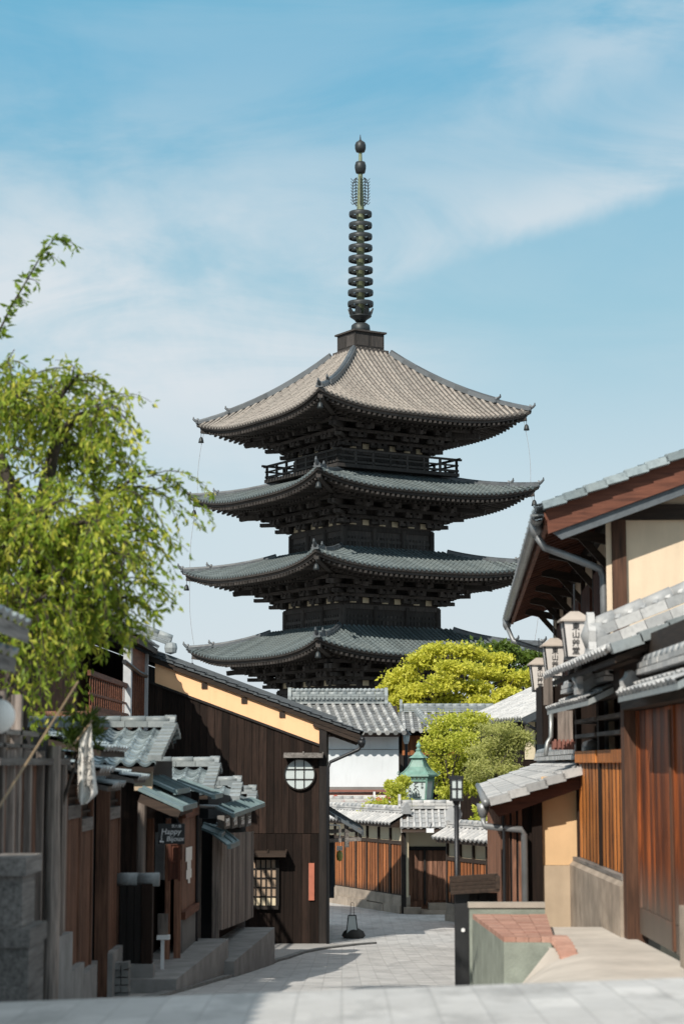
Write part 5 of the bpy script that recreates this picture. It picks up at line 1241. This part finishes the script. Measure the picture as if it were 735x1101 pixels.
# slat panel bays
b = MB(); b.box(GXW + .02, GXW + .06, 21.0, 25.3, -1.2, .12); b.build('panel_backing', 'wood_dark', t)
b = MB()
for (ya, yb) in ((20.93, 23.02), (23.2, 25.23)): slats(b, (GXW + .02, ya), (GXW + .02, yb), -1.16, .0, (-1, 0), .16, .13, .006)
sp_ = b.build('slat_panel', 'wood_orange', t)
for ya in (20.77, 23.03, 25.24):
    b = MB(); b.box(GXW - .004, GXW + .06, ya, ya + .16, -1.2, .75)
    b.build('panel_post', 'wood_dark', t)
b = MB()
for (ya, yb) in ((20.94, 23.02), (23.2, 25.23)): b.box(GXW - .03, GXW + .06, ya, yb, .0, .14)
b.build('panel_rail', 'wood_orange', t)
b = MB()
for (ya, yb) in ((21.17, 23.02), (23.23, 25.21)):
    for z in (.30, .48): b.box(GXW - .03, GXW + .25, ya, yb, z, z + .045)
b.build('shelf_bars', 'wood_grey_y', t)
b = MB(); b.box(GXW + .27, GXW + .32, 20.9, 25.4, -1.2, 1.1); b.box(GXW + .1, GXW + .2, 16.1, 20.5, .5, 1.2); b.build('backing', 'shade', t)
b = MB(); b.prism([(GXW + .3, 20.78, -2.4), (GXW - .10, 20.78, -2.4), (GXW - .10, 20.78, -1.26), (GXW - .05, 20.78, -1.21), (GXW + .3, 20.75, -1.21)], (0, 4.75, 0)); b.build('plinth', 'stone_warm', t)
b = MB(); b.box(GXW - .06, GXW + .1, 20.95, 25.45, -1.208, -1.165); b.build('sill', 'wood_grey_y', t)
# main roof
EXR, ZER = 2.52, 1.05; Y0, Y1 = 18.8, 24.6; SLR = .40
b = MB(); D = V((-1, 0, -SLR)); WR = 2.4; wave_tiles(b, (EXR + WR, Y0, ZER + WR * SLR), (0, 1, 0), Y1 - Y0, D, WR * math.hypot(1, SLR) + .03, .25, .24, .024, .035)
for i in range(int((Y1 - Y0) / .25) + 1): y = Y0 + i * .25; b.smooth = True; b.lathe((EXR - .005, y + .03, ZER + .03), [(.001, -.05), (.03, -.035), (.042, 0), (.03, .03), (.001, .045)], 8); b.smooth = False
rf = b.build('roof', 'tile_light', t)
b = MB(); n = 9
for i in range(n):
    w0, w1 = WR * i / n, WR * (i + 1) / n; b.beam((EXR + w0, Y0 - .02, ZER + w0 * SLR + .01), (EXR + w1 + .02, Y0 - .02, ZER + w1 * SLR - .005), .2, .1)
b.build('verge_tiles', 'tile_ridge', rf)
b = MB(); b.prism([(EXR + .05, Y0 + .05, ZER - .06), (EXR + WR, Y0 + .05, ZER + WR * SLR - .06), (EXR + WR, Y0 + .05, ZER + WR * SLR - .16), (EXR + .05, Y0 + .05, ZER - .12)], (0, Y1 - Y0 - .1, 0)); b.beam((EXR + .3, Y0 + .3, ZER - .0), (EXR + .3, Y1, ZER - .0), .1, .14); b.build('roof_boards', 'wood_dark_x', rf)
b = MB(); yr = 21.6; p, q = V((EXR + .22, yr, ZER + .22 * SLR + .06)), V((EXR + WR, yr, ZER + WR * SLR + .06)); ridge(b, p, q, .30, .24, 2, .095)
for i in range(16):       # cord-like cover tiles
    f = i / 16; c = p.lerp(q, f) + V((0, 0, .27)); b.tube([c + V((-.05, -.1, -.06)), c + V((0, 0, .05)), c + V((.05, .1, -.06))], .045, 6)
oni(b, p + V((-.02, 0, -.08)), (-1, 0, 0), .36, .46, .08); b.smooth = True; b.lathe(p + V((0, 0, .16)), [(.01, -.16), (.12, -.13), (.17, 0), (.12, .13), (.01, .16)], 12); b.build('descending_ridge', 'tile_light', rf)
# lower pent roofs
for (ya, yb, zc, ex) in ((21.3, 25.6, .66, 2.62), (15.6, 19.0, .62, 2.62)):
    b = MB(); wave_tiles(b, (GXW + .02, ya, zc + .19), (0, 1, 0), yb - ya, (-(GXW + .02 - ex), 0, -.17), math.hypot(GXW + .02 - ex, .17), .25, .22, .016, .03); pr = b.build('pent_roof', 'tile_light', t)
    b = MB(); b.prism([(ex - .01, ya, zc - .055), (ex - .01, ya, zc + .005), (GXW, ya, zc + .17), (GXW, ya, zc + .10)], (0, yb - ya, 0)); b.build('pent_boards', 'tile_ridge', pr)
    b = MB(); ridge(b, (GXW - .06, ya + .02, zc + .2), (GXW - .06, yb, zc + .2), .2, .12, 2, .065); b.build('pent_ridge', 'tile_light', pr)
b = MB(); p, q = V((2.66, 22.3, .75)), V((2.95, 22.3, .93)); ridge(b, p, q, .24, .12, 1, .09); oni(b, p, (-1, 0, 0), .28, .32, .07); b.build('pent_ridge', 'tile_light', t)
b = MB(); oni(b, V((2.76, 19.12, .64)), (-.4, 1, 0), .2, .22, .07); b.build('ridge_end_tile', 'tile_light', t)
# ---- low single storey front with lean-to roof
t = thing('lean_to_house', 'single storey house front with lean-to tile roof and tan plaster beyond the gatehouse', 'house', (2.6, 30, -3.0))
YN = 25.0; n1_ = at(526, 861, YN); far = V((n1_.x + .062 * 19.0, YN + 19.0, n1_.z)); ld_ = (far - n1_); LL = ld_.length; ld_.normalize(); ln_ = V((ld_.y, -ld_.x, 0)); ln_ = ln_ if ln_.x > 0 else -ln_
SLL = .36; LW = 1.35
b = MB(); wave_tiles(b, n1_ + ln_ * LW + V((0, 0, LW * SLL)), ld_, LL, -ln_ + V((0, 0, -SLL)), LW * math.hypot(1, SLL) + .04, .27, .24, .012, .022); rf = b.build('roof', 'tile_light', t)
b = MB(); n = 6
for i in range(n):
    w0, w1 = LW * i / n, LW * (i + 1) / n; b.beam(n1_ + ln_ * w0 + V((0, -.02, w0 * SLL - .01)), n1_ + ln_ * (w1 + .03) + V((0, -.02, w1 * SLL - .03)), .2, .10)
ridge(b, n1_ + ln_ * (LW - .05) + V((0, .1, LW * SLL + .02)), n1_ + ld_ * LL + ln_ * (LW - .05) + V((0, 0, LW * SLL + .02)), .24, .16, 2, .08); b.build('verge_tiles', 'tile_light', rf)
b = MB(); b.prism([n1_ + V((.02, .06, -.08)), n1_ + ln_ * LW + V((0, .06, LW * SLL - .08)), n1_ + ln_ * LW + V((0, .06, LW * SLL - .26)), n1_ + ln_ * .12 + V((0, .06, -.2))], ld_ * .08); b.prism([n1_ + V((.02, .14, -.06)), n1_ + ln_ * LW + V((0, .14, LW * SLL - .06)), n1_ + ln_ * LW + V((0, .14, LW * SLL - .12)), n1_ + V((.02, .14, -.11))], ld_ * (LL - .2)); b.build('barge_board', 'wood_red_x', rf)
b = MB(); b.smooth = True; b.tube([n1_ + V((-.05, -.05, -.02)), n1_ + ld_ * LL + V((-.05, 0, -.02))], .055, 8); c = n1_ + V((-.06, .35, -.22)); b.lathe(c, [(.035, 0), (.07, .08), (.08, .18)], 10)
yw = 25.38
b.tube([c, c + V((.02, 0, -.10)), at(560, 892, 25.2), at(563, 897, 25.24), V((ax(563, 25.26), 25.26, -2.75))], .042, 10); b.build('downpipe', 'pipe_metal', t)
b = MB(); b.tube([(ax(540.5, 25.25), 25.25, az(872, 25.25)), (ax(540.5, 25.25), 25.25, -2.8)], .022, 8); b.build('drain_pole', 'iron', t)
wA, wB = V((ax(541, yw), yw, 0)), V((ax(541, yw) + .062 * 18, yw + 18, 0))
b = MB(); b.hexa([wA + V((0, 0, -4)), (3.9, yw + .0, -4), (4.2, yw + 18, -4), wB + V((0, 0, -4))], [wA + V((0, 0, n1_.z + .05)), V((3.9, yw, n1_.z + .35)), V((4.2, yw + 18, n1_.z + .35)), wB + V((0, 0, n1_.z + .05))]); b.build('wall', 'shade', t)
b = MB(); slats(b, (ax(541, yw), yw), (ax(561, yw), yw), -2.9, az(868, yw), (0, -1), .035, .03, .04); slats(b, (wA.x, wA.y), (wB.x, wB.y), -3.9, n1_.z, (-1, .06), .06, .06, .04); b.build('lattice', 'wood_brown', t)
b = MB(); b.box(ax(570, yw), ax(581, yw), yw - .10, yw, -2.9, az(860, yw)); b.box(ax(561, yw), ax(571, yw), yw - .03, yw, -2.9, az(860, yw)); b.build('post', 'wood_dark', t)
b = MB(); x0 = ax(581, yw); b.box(x0, 3.3, yw - .03, yw - .002, az(930, yw), az(835, yw)); b.build('plaster_panel', 'plaster_tan', t)
b = MB(); b.box(x0 - .01, 3.3, yw - .06, yw - .002, -2.9, az(930.3, yw)); b.build('wainscot', 'plaster_wain', t)
b = MB(); b.box(ax(582, 26.5), ax(640, 26.5), 26.4, 27.2, az(800, 26.5), 1.0); slats(b, (ax(600, 26.4), 26.38), (ax(617, 26.4), 26.38), az(797, 26.4), az(762, 26.4), (0, -1), .07, .06, .04); b.build('upper_wall', 'wood_dark', t)
b = MB(); slats(b, (ax(598, 26.3), 26.36), (ax(618, 26.3), 26.36), az(797, 26.3), az(764, 26.3), (0, -1), .075, .05, .03); slats(b, (ax(583, 26.3), 26.36), (ax(597, 26.3), 26.36), az(758, 26.3), az(728, 26.3), (0, -1), .05, .05, .03); b.build('wall_slats', 'wood_grey', t)
b = MB(); x0, x1 = ax(594, 26.2), ax(617, 26.2); b.box(x0, x1, 26.15, 26.38, az(806, 26.2), az(797, 26.2)); 
for k in range(5): b.box(x0 + k * .055 + .01, x0 + k * .055 + .04, 26.12, 26.15, az(804, 26.2), az(795, 26.2))
b.build('red_sill', 'sill_red', t)
b = MB(); b.smooth = True; b.tube([at(592, 765, 26.3), at(592, 792, 26.3), at(588, 799, 26.3), at(586, 812, 26.2)], .03, 8); b.build('waste_pipe', 'gutter_metal', t)
# ---- raised planter block with brick top
t = thing('retaining_wall', 'low green grey rendered wall block topped with red brick paving beside the driveway', 'retaining wall', (1.75, 20.5, -2.5))
zt = -1.66
P = [V((1.545, 19.5, 0)), V((2.02, 19.45, 0)), V((2.25, 22.4, 0)), V((1.43, 22.4, 0))]
b = MB(); b.hexa([p + V((0, 0, -3.1)) for p in P], [p + V((0, 0, zt - .045)) for p in P]); b.build('wall', 'moss_render', t)
b = MB()
def bq(u, v): return P[0].lerp(P[1], u).lerp(P[3].lerp(P[2], u), v)
nv = 26
for j in range(nv):
    for i in range(4):
        u0, u1, v0, v1 = (i + .02) / 4, (i + .98) / 4, (j + .05) / nv, (j + .95) / nv
        q = [bq(u0, v0), bq(u1, v0), bq(u1, v1), bq(u0, v1)]; h = ru(0, .006)
        b.hexa([p + V((0, 0, zt - .044)) for p in q], [p + V((0, 0, zt + h)) for p in q])
b.build('brick_top', 'brick_flag', t)
b = MB(); k = 12          # brick edging that curves down along the driveway
for i in range(k):
    f = i / k; y = 19.42 - .95 * f; x = 2.03 + .05 * math.sin(f * 2.5); g = max(gz(x, y) + .02, -1.66 - .36 * f ** 1.5)
    b.obox((x + .03, y, g - .01), (.08, -.01, 0), (.004, .030, .006 + .02 * f), (0, 0, .03))
b.build('brick_edge', 'brick_flag', t)
t2 = thing('low_wall', 'thin low concrete wall with a pale coping behind the brick topped block', 'wall', (1.8, 22.6, -2.8))
b = MB(); x0, x1 = ax(503, 22.55), ax(583, 22.55); b.box(x0, x1, 22.5, 22.62, -3.0, az(976, 22.5)); b.build('wall', 'moss_render', t2)
b = MB(); b.box(x0 - .015, x1, 22.48, 22.64, az(976, 22.5), az(970.5, 22.5)); b.build('coping', 'concrete', t2)
# stone post at the right frame edge by the door
p = at(734, 1000, 17.3); b = MB(); b.box(p.x, p.x + .3, 17.2, 17.5, -1.9, az(975, 17.3)); tag(b.build('stone_post', 'stone_warm', None), 'short pale stone post at the right frame edge by the plank door', 'post')
# ================================================================== TREES
def limb(mb, p, q, r0, r1, bend=.12, n=6):
    p, q = V(p), V(q); L = (q - p).length; o = rdir() * L * bend; pts = []; rs = []
    for i in range(n + 1):
        f = i / n; pts.append(p.lerp(q, f) + o * math.sin(math.pi * f)); rs.append(r0 + (r1 - r0) * f)
    mb.smooth = True; mb.tube(pts, rs, 8 if r0 > .04 else 5); mb.smooth = False; return pts
# ---- weeping cherry, left foreground
base = V((-3.05, 17.6, gz(-3, 17.6)))
t = thing('cherry_tree', 'bright green weeping cherry tree whose drooping branches fill the left side', 'tree', base)
wd_, lf = MB(), MB()
top1 = at(36, 600, 17.4); top2 = at(62, 470, 17.6); top3 = at(-30, 430, 17.8)
limb(wd_, base, at(30, 690, 17.4), .17, .13, .03); limb(wd_, at(30, 690, 17.4), top1, .13, .10, .04); limb(wd_, top1, top2, .09, .05, .08); limb(wd_, top1, top3, .08, .05, .08)
twigs = MB()
def strand(p, d, L, drop, size=.078, dens=44, tw=.006, rb=(0, 1)):
    """a shoot that leaves p along d, then hangs"""
    p = V(p); d = V(d).normalized(); pts = [p.copy()]; n = max(5, int(L / .07)); v = d.copy()
    for i in range(n):
        v = (v + V((ru(-.08, .08), ru(-.08, .08), -drop + ru(-.05, .05)))).normalized(); p = p + v * (L / n); pts.append(p.copy())
        for _ in range(max(1, int(dens * L / n + R()))):
            q = p + rdir() * .03; dd = (v * .5 + rdir() * .9 + V((0, 0, -.55)))
            leafquad(lf, q, dd, size * ru(.7, 1.3), .37, min(1, max(0, rb[0] + (rb[1] - rb[0]) * (.15 + .85 * R()))))
    twigs.tube(pts, [tw * (1 - .7 * i / n) for i in range(n + 1)], 4, False)
    return pts
# main boughs (picture columns give the reach, depth varies)
boughs = []
def bough(p, q, r0=.045, r1=.012, bend=.15): 
    pts = limb(wd_, p, q, r0, r1, bend, 8); boughs.append(pts); return pts
H = [(at(86, 402, 17.2), top2), (at(122, 435, 16.9), top2), (at(128, 520, 17.4), top1), (at(152, 508, 17.2), top1), (at(60, 420, 18.2), top2), (at(20, 420, 17.0), top3), (at(-20, 400, 18), top3), (at(110, 560, 16.3), top1), (at(60, 540, 16.2), top1),
     (at(118, 600, 17.8), top1), (at(10, 520, 16.6), top1), (at(-40, 540, 17.5), top1), (at(100, 640, 16.8), at(32, 660, 17.4)), (at(120, 650, 17.6), at(32, 650, 17.4)), (at(50, 640, 16.4), at(32, 660, 17.4)), (at(-10, 640, 17.8), at(32, 660, 17.4)), (at(104, 480, 18.2), top2)]
for q, p in H: bough(p, q)
for pts in boughs:
    for i in range(3, 9):
        for _ in range(6):
            p = pts[i].lerp(pts[max(0, i - 1)], R()); d = (pts[8] - pts[0]).normalized() * .5 + rdir() * .8 + V((0, 0, .15))
            strand(p, d, ru(.25, .65), ru(.2, .4), rb=(0, 1) if R() < .8 else (.55, 1.0))
# the long hanging curtain on the lower left
for _ in range(150):
    px, py = ru(-20, 135), ru(560, 690)
    if px > 80 and py > 615: continue
    p = at(px, py, ru(16.4, 17.9)); lim = 800 if px < 75 else (725 if px < 88 else 672)
    strand(p, rdir() * .4 + V((.1, 0, -.3)), min((lim - py) / 124.0, ru(.4, 1.3)) , .25, dens=26)
for _ in range(60):
    px = ru(-20, 130); py = ru(470, 620); strand(at(px, py, ru(16.6, 18)), rdir() + V((.2, 0, 0)), ru(.4, .9), .2)
# outermost sprays
for (px, py, dx, L) in ((195, 510, .9, .25), (150, 560, .8, .9), (160, 620, .6, .6), (150, 590, .9, .75), (130, 650, .8, .7), (150, 650, .5, .6), (170, 530, .5, .9), (185, 520, .3, .9), (130, 470, .6, .5), (140, 500, .8, .5), (165, 575, .5, .8), (120, 660, .7, .6), (150, 670, .6, .35)):
    for k in range(3): strand(at(px - 20 + ru(-8, 4), py + ru(-8, 8), 17.2), (dx, ru(-.2, .2), .2), L * ru(.55, .8), .18 + .06 * k, dens=42)
# tall shoot at the upper left
limb(wd_, top3, at(-6, 372, 17.4), .04, .02); sh = [at(-8, 372, 17.4), at(12, 330, 17.3), at(30, 300, 17.3), at(46, 272, 17.2), at(58, 258, 17.2), at(68, 256, 17.2)]
twigs.tube(sh, [.012, .010, .008, .006, .004, .003], 5)
for a, c in zip(sh, sh[1:]):
    for _ in range(int((c - a).length * 115)):
        leafquad(lf, a.lerp(c, R()) + rdir() * .035, (c - a).normalized() * .5 + rdir() * .7 + V((0, 0, -.5)), .09 * ru(.7, 1.2), .42, R() * .5)
for (px, py) in ((46, 272), (62, 257), (30, 300), (66, 256), (18, 320)): strand(at(px, py, 17.2), (.8, 0, .3 if px < 60 else .1), ru(.10, .22), .3, rb=(0, .5))
for _ in range(14): strand(at(ru(-10, 18), ru(372, 420), 17.3), rdir() + V((0, 0, -.4)), ru(.3, .5), .2)
wd_.build('trunk', 'bark', t); twigs.build('twigs', 'bark', t); lf.build('foliage', 'leaf_cherry', t)
# pine-like dark shoots by the balcony, bottom of the crown
p = at(94, 782, 18.6); t = thing('pine_sapling', 'small dark green pine tuft below the cherry branches, left of the tiled roof', 'plant', V((p.x - .3, 18.6, -2.2)))
b = MB(); limb(b, V((p.x - .8, 18.6, -2.2)), p, .04, .012, .03); b.build('trunk', 'bark', t)
b = MB()
for _ in range(26):
    c = p + V((ru(-.2, .10), ru(-.2, .2), ru(-.2, .15)))
    for _ in range(26): leafquad(b, c, rdir() + V((0, 0, .4)), ru(.08, .15), .07, R() * .5)
b.build('foliage', 'leaf_dark', t)
# ---- trees in the middle distance
def clump_tree(label, base, clumps, mat, size, npc, trunk_r=.12, wid=.7, droop=.1, rb=(0, 1), fork=None):
    t = thing('tree', label, 'tree', base)
    tr, lf = MB(), MB(); fork = fork or base + V((0, 0, 1.6))
    limb(tr, base, fork, trunk_r, trunk_r * .75, .05)
    for (c, rx, ry, rz) in clumps:
        limb(tr, fork, c, trunk_r * .5, trunk_r * .12, .15)
        for _ in range(3): limb(tr, fork.lerp(c, .6), c + V((ru(-rx, rx), ru(-ry, ry), ru(-rz, rz))) * .8, trunk_r * .15, trunk_r * .05, .15, 4)
        k = max(1, int(rx * 5))
        for _ in range(5):      # sub clumps give a broken outline
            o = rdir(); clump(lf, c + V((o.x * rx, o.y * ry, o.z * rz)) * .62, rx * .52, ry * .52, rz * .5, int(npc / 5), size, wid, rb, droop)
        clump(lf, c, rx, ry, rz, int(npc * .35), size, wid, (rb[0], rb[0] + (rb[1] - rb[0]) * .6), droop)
    tr.build('trunk', 'bark', t); lf.build('foliage', mat, t); return t
YM = 84.0
def cl(px, py, Y, rx, rz, ry=None): 
    k = Y / F; return (at(px, py, Y), rx * k, (ry or rx) * k, rz * k)
cs = [cl(430, 728, YM, 20, 10), cl(445, 742, YM - 1, 22, 9), cl(455, 712, YM, 24, 9), cl(478, 698, YM, 26, 8), cl(505, 700, YM, 22, 9), cl(490, 718, YM - 1.5, 26, 9), cl(470, 735, YM - 2, 24, 9), cl(505, 740, YM - 1, 22, 9), cl(525, 722, YM, 22, 9), cl(545, 735, YM + .5, 18, 8), cl(560, 728, YM, 16, 7), cl(415, 745, YM, 12, 9), cl(440, 755, YM - 1, 18, 6), cl(535, 708, YM + 1, 16, 6), cl(480, 752, YM - 1, 18, 6), cl(575, 738, YM + 1, 10, 6), cl(420, 760, YM - 1, 14, 8), cl(452, 765, YM - 1.5, 20, 7), cl(485, 765, YM - 1.5, 22, 7), cl(515, 757, YM - 1.5, 20, 8), cl(545, 748, YM - 1, 18, 8)]
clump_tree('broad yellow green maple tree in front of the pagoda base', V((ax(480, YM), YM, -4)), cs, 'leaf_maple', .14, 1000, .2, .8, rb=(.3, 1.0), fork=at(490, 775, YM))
YD = 96.0
cs = [cl(515, 700, YD, 22, 10), cl(545, 702, YD, 22, 12), cl(575, 712, YD, 20, 12), cl(530, 718, YD, 25, 14), cl(560, 730, YD, 25, 14), cl(600, 725, YD, 20, 14)]
clump_tree('dark green tree behind the yellow green maple, right of the pagoda', V((ax(555, YD), YD, -4)), cs, 'leaf_dark', .24, 620, .22, .6, fork=at(555, 780, YD))
YG = 60.0
cs = [cl(478, 778, YG, 22, 14), cl(470, 802, YG, 18, 16), cl(494, 798, YG - 1, 22, 15), cl(468, 828, YG, 15, 14), cl(490, 826, YG, 24, 15), cl(506, 776, YG + 1, 20, 11), cl(514, 812, YG, 18, 15), cl(484, 850, YG, 20, 11), cl(510, 842, YG, 18, 12)]
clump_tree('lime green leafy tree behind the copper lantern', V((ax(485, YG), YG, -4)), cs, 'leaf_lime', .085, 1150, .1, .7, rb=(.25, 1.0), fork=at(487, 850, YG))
YO = 57.0
cs = [cl(538, 786, YO, 26, 12), cl(548, 804, YO, 22, 13), cl(524, 806, YO, 24, 14), cl(540, 824, YO, 22, 12), cl(516, 828, YO - .5, 18, 13), cl(562, 794, YO, 14, 9)]
clump_tree('dull olive wispy tree right of the lime green tree, above the lean-to roof', V((ax(530, YO), YO, -4)), cs, 'leaf_olive', .10, 1100, .07, .28, fork=at(530, 850, YO))
YS_ = 55.3
cs = [cl(402, 871, YS_ + .7, 14, 11), cl(418, 863, YS_ + .3, 17, 12), cl(433, 868, YS_ - .2, 15, 12), cl(426, 850, YS_ + .4, 11, 9), cl(441, 878, YS_ - .5, 10, 8), cl(413, 878, YS_ + .3, 14, 8), cl(420, 845, YS_ + .8, 6, 5), cl(434, 842, YS_ + .8, 8, 7)]
clump_tree('low pruned pine with bright yellow needles in front of the copper lantern', V((ax(422, YS_ + .8), YS_ + .8, -4)), cs, 'leaf_lime', .085, 640, .07, .5, rb=(.3, 1.0), fork=at(424, 890, YS_ + .4))
YS2 = 51.5
cs = [cl(520, 872, YS2 + 2, 12, 7), cl(530, 882, YS2 + 1.5, 9, 8), cl(538, 868, YS2 + 2, 8, 8), cl(512, 884, YS2 + 1.5, 6, 5)]
clump_tree('small yellow green shrub under the lean-to eave beside the street lamp', V((ax(525, YS2 + 2.5), YS2 + 2.5, -4)), cs, 'leaf_lime', .11, 260, .06, .6, fork=at(525, 905, YS2 + 2))
# tuft of yellow weeds on the pagoda's second roof corner is part of the pagoda
b = MB()
c0 = V((-EA[3] + .6, EA[3] - .6, TIP[3] + .0))
for _ in range(420):
    f = R() ** 1.2; p = c0 + V((f * 1.1, -f * .7 + ru(-.3, .3), ru(-.1, .22) - f * .2)); leafquad(b, p, rdir() + V((0, 0, .5)), ru(.12, .26), .5, .4 + .6 * R())
b.build('roof_weeds', 'leaf_lime', pag, local=True)
SKYTINT = (.80, 1.02, 1.0)
CLOUD = (6.9, 7.6, 8.1)
SKYSTR = .10
# ================================================================== light, sky, camera
SUN = V((-.37, -.69, .62)).normalized()
el = math.asin(SUN.z); azim = math.atan2(SUN.x, SUN.y)
ld = bpy.data.lights.new('sun', 'SUN'); ld.energy = 5.4; ld.angle = math.radians(.5); ld.color = (1.0, .93, .82)
lo = bpy.data.objects.new('sun', ld); col.objects.link(lo); lo.rotation_euler = SUN.to_track_quat('Z', 'Y').to_euler(); lo.location = (-10, -20, 30)
w = bpy.data.worlds.new('World'); scene.world = w; w.use_nodes = True
t = w.node_tree; t.nodes.clear()
class WMat(Mat):
    def __init__(s): s.t = t
k = WMat()
sky = k.n('ShaderNodeTexSky', sky_type='NISHITA', sun_disc=False, sun_elevation=el, sun_rotation=azim, altitude=50.0, air_density=1.3, dust_density=1.0, ozone_density=1.6)
dirv = k.n('ShaderNodeTexCoord').outputs['Generated']
xyz = k.n('ShaderNodeSeparateXYZ', {0: dirv})
elv = xyz.outputs[2]; xx = xyz.outputs[0]
grad = k.ramp(elv, [(0.0, (7.1, 7.6, 8.3)), (.12, (6.25, 7.35, 8.05)), (.22, (3.5, 5.95, 7.2)), (.34, (1.5, 4.6, 6.75)), (.40, (1.3, 4.5, 6.5)), (.6, (7.0, 8.0, 8.6)), (1.0, (8.5, 9.0, 9.3))])
base = k.mix(.9, k.mix(1.0, sky.outputs[0], SKYTINT, 'MULTIPLY'), grad)
# thin cirrus: a soft bank on the left, a long streak rising to the right, faint veils above
rot = k.n('ShaderNodeMapping', {'Vector': dirv, 'Rotation': (0.0, math.radians(18), 0.0), 'Scale': (2.0, 2.0, 7.0)}).outputs[0]
c1 = k.noise(rot, 2.6, 9, .58, .7); c2 = k.noise(dirv, 4.5, 6, .6, .5)
nz = k.math('ADD', k.math('MULTIPLY', c1, .6), k.math('MULTIPLY', c2, .4))
def gauss(v, c, w): 
    q = k.math('DIVIDE', k.math('SUBTRACT', v, c), w); return k.math('POWER', 2.718, k.math('MULTIPLY', k.math('MULTIPLY', q, q), -1.0))
def mr(v, a, b, c, d): return k.n('ShaderNodeMapRange', {'Value': v, 'From Min': a, 'From Max': b, 'To Min': c, 'To Max': d}, interpolation_type='SMOOTHSTEP').outputs[0]
warp = k.math('ADD', elv, k.math('MULTIPLY', k.math('SUBTRACT', c2, .5), .05))
bank = k.math('MULTIPLY', gauss(warp, .215, .075), mr(xx, -.06, .10, 1.0, .12))
line = k.math('SUBTRACT', warp, k.math('ADD', .232, k.math('MULTIPLY', xx, .30)))
wisp = k.math('MULTIPLY', mr(line, -.008, .006, 0.0, 1.0), mr(line, .004, .055, 1.0, 0.0))
wisp = k.math('MULTIPLY', wisp, mr(xx, -.03, .06, 0.0, 1.0))
line2 = k.math('SUBTRACT', warp, k.math('ADD', .29, k.math('MULTIPLY', xx, .42)))
veil = k.math('MULTIPLY', gauss(line2, 0.0, .030), mr(xx, .0, .10, .15, .8))
tot = k.math('ADD', k.math('MULTIPLY', bank, .95), k.math('ADD', k.math('MULTIPLY', wisp, .58), k.math('MULTIPLY', veil, .42)))
tot = k.math('ADD', tot, k.math('MULTIPLY', mr(elv, .24, .42, 0.0, 1.0), .2))
cf = k.math('MULTIPLY', tot, mr(nz, .39, .61, .12, 1.2), True)
c = k.mix(cf, base, CLOUD)
bg = k.n('ShaderNodeBackground', {0: c, 1: SKYSTR}); k.n('ShaderNodeOutputWorld', {0: bg.outputs[0]})
cam = bpy.data.cameras.new('camera'); cam.sensor_fit = 'VERTICAL'; cam.sensor_height = 36.0; cam.lens = 36.0 * F / 1101.0
cam.clip_start = .1; cam.clip_end = 20000; cam.dof.use_dof = True; cam.dof.focus_distance = 75.0; cam.dof.aperture_fstop = 2.7
cob = bpy.data.objects.new('camera', cam); col.objects.link(cob); cob.location = (0, 0, 0); cob.rotation_euler = (math.pi / 2 + PITCH, 0, 0)
scene.camera = cob
scene.view_settings.view_transform = 'Standard'; scene.view_settings.look = 'None'; scene.view_settings.exposure = 0
scene.render.engine = 'CYCLES'; scene.cycles.use_denoising = True
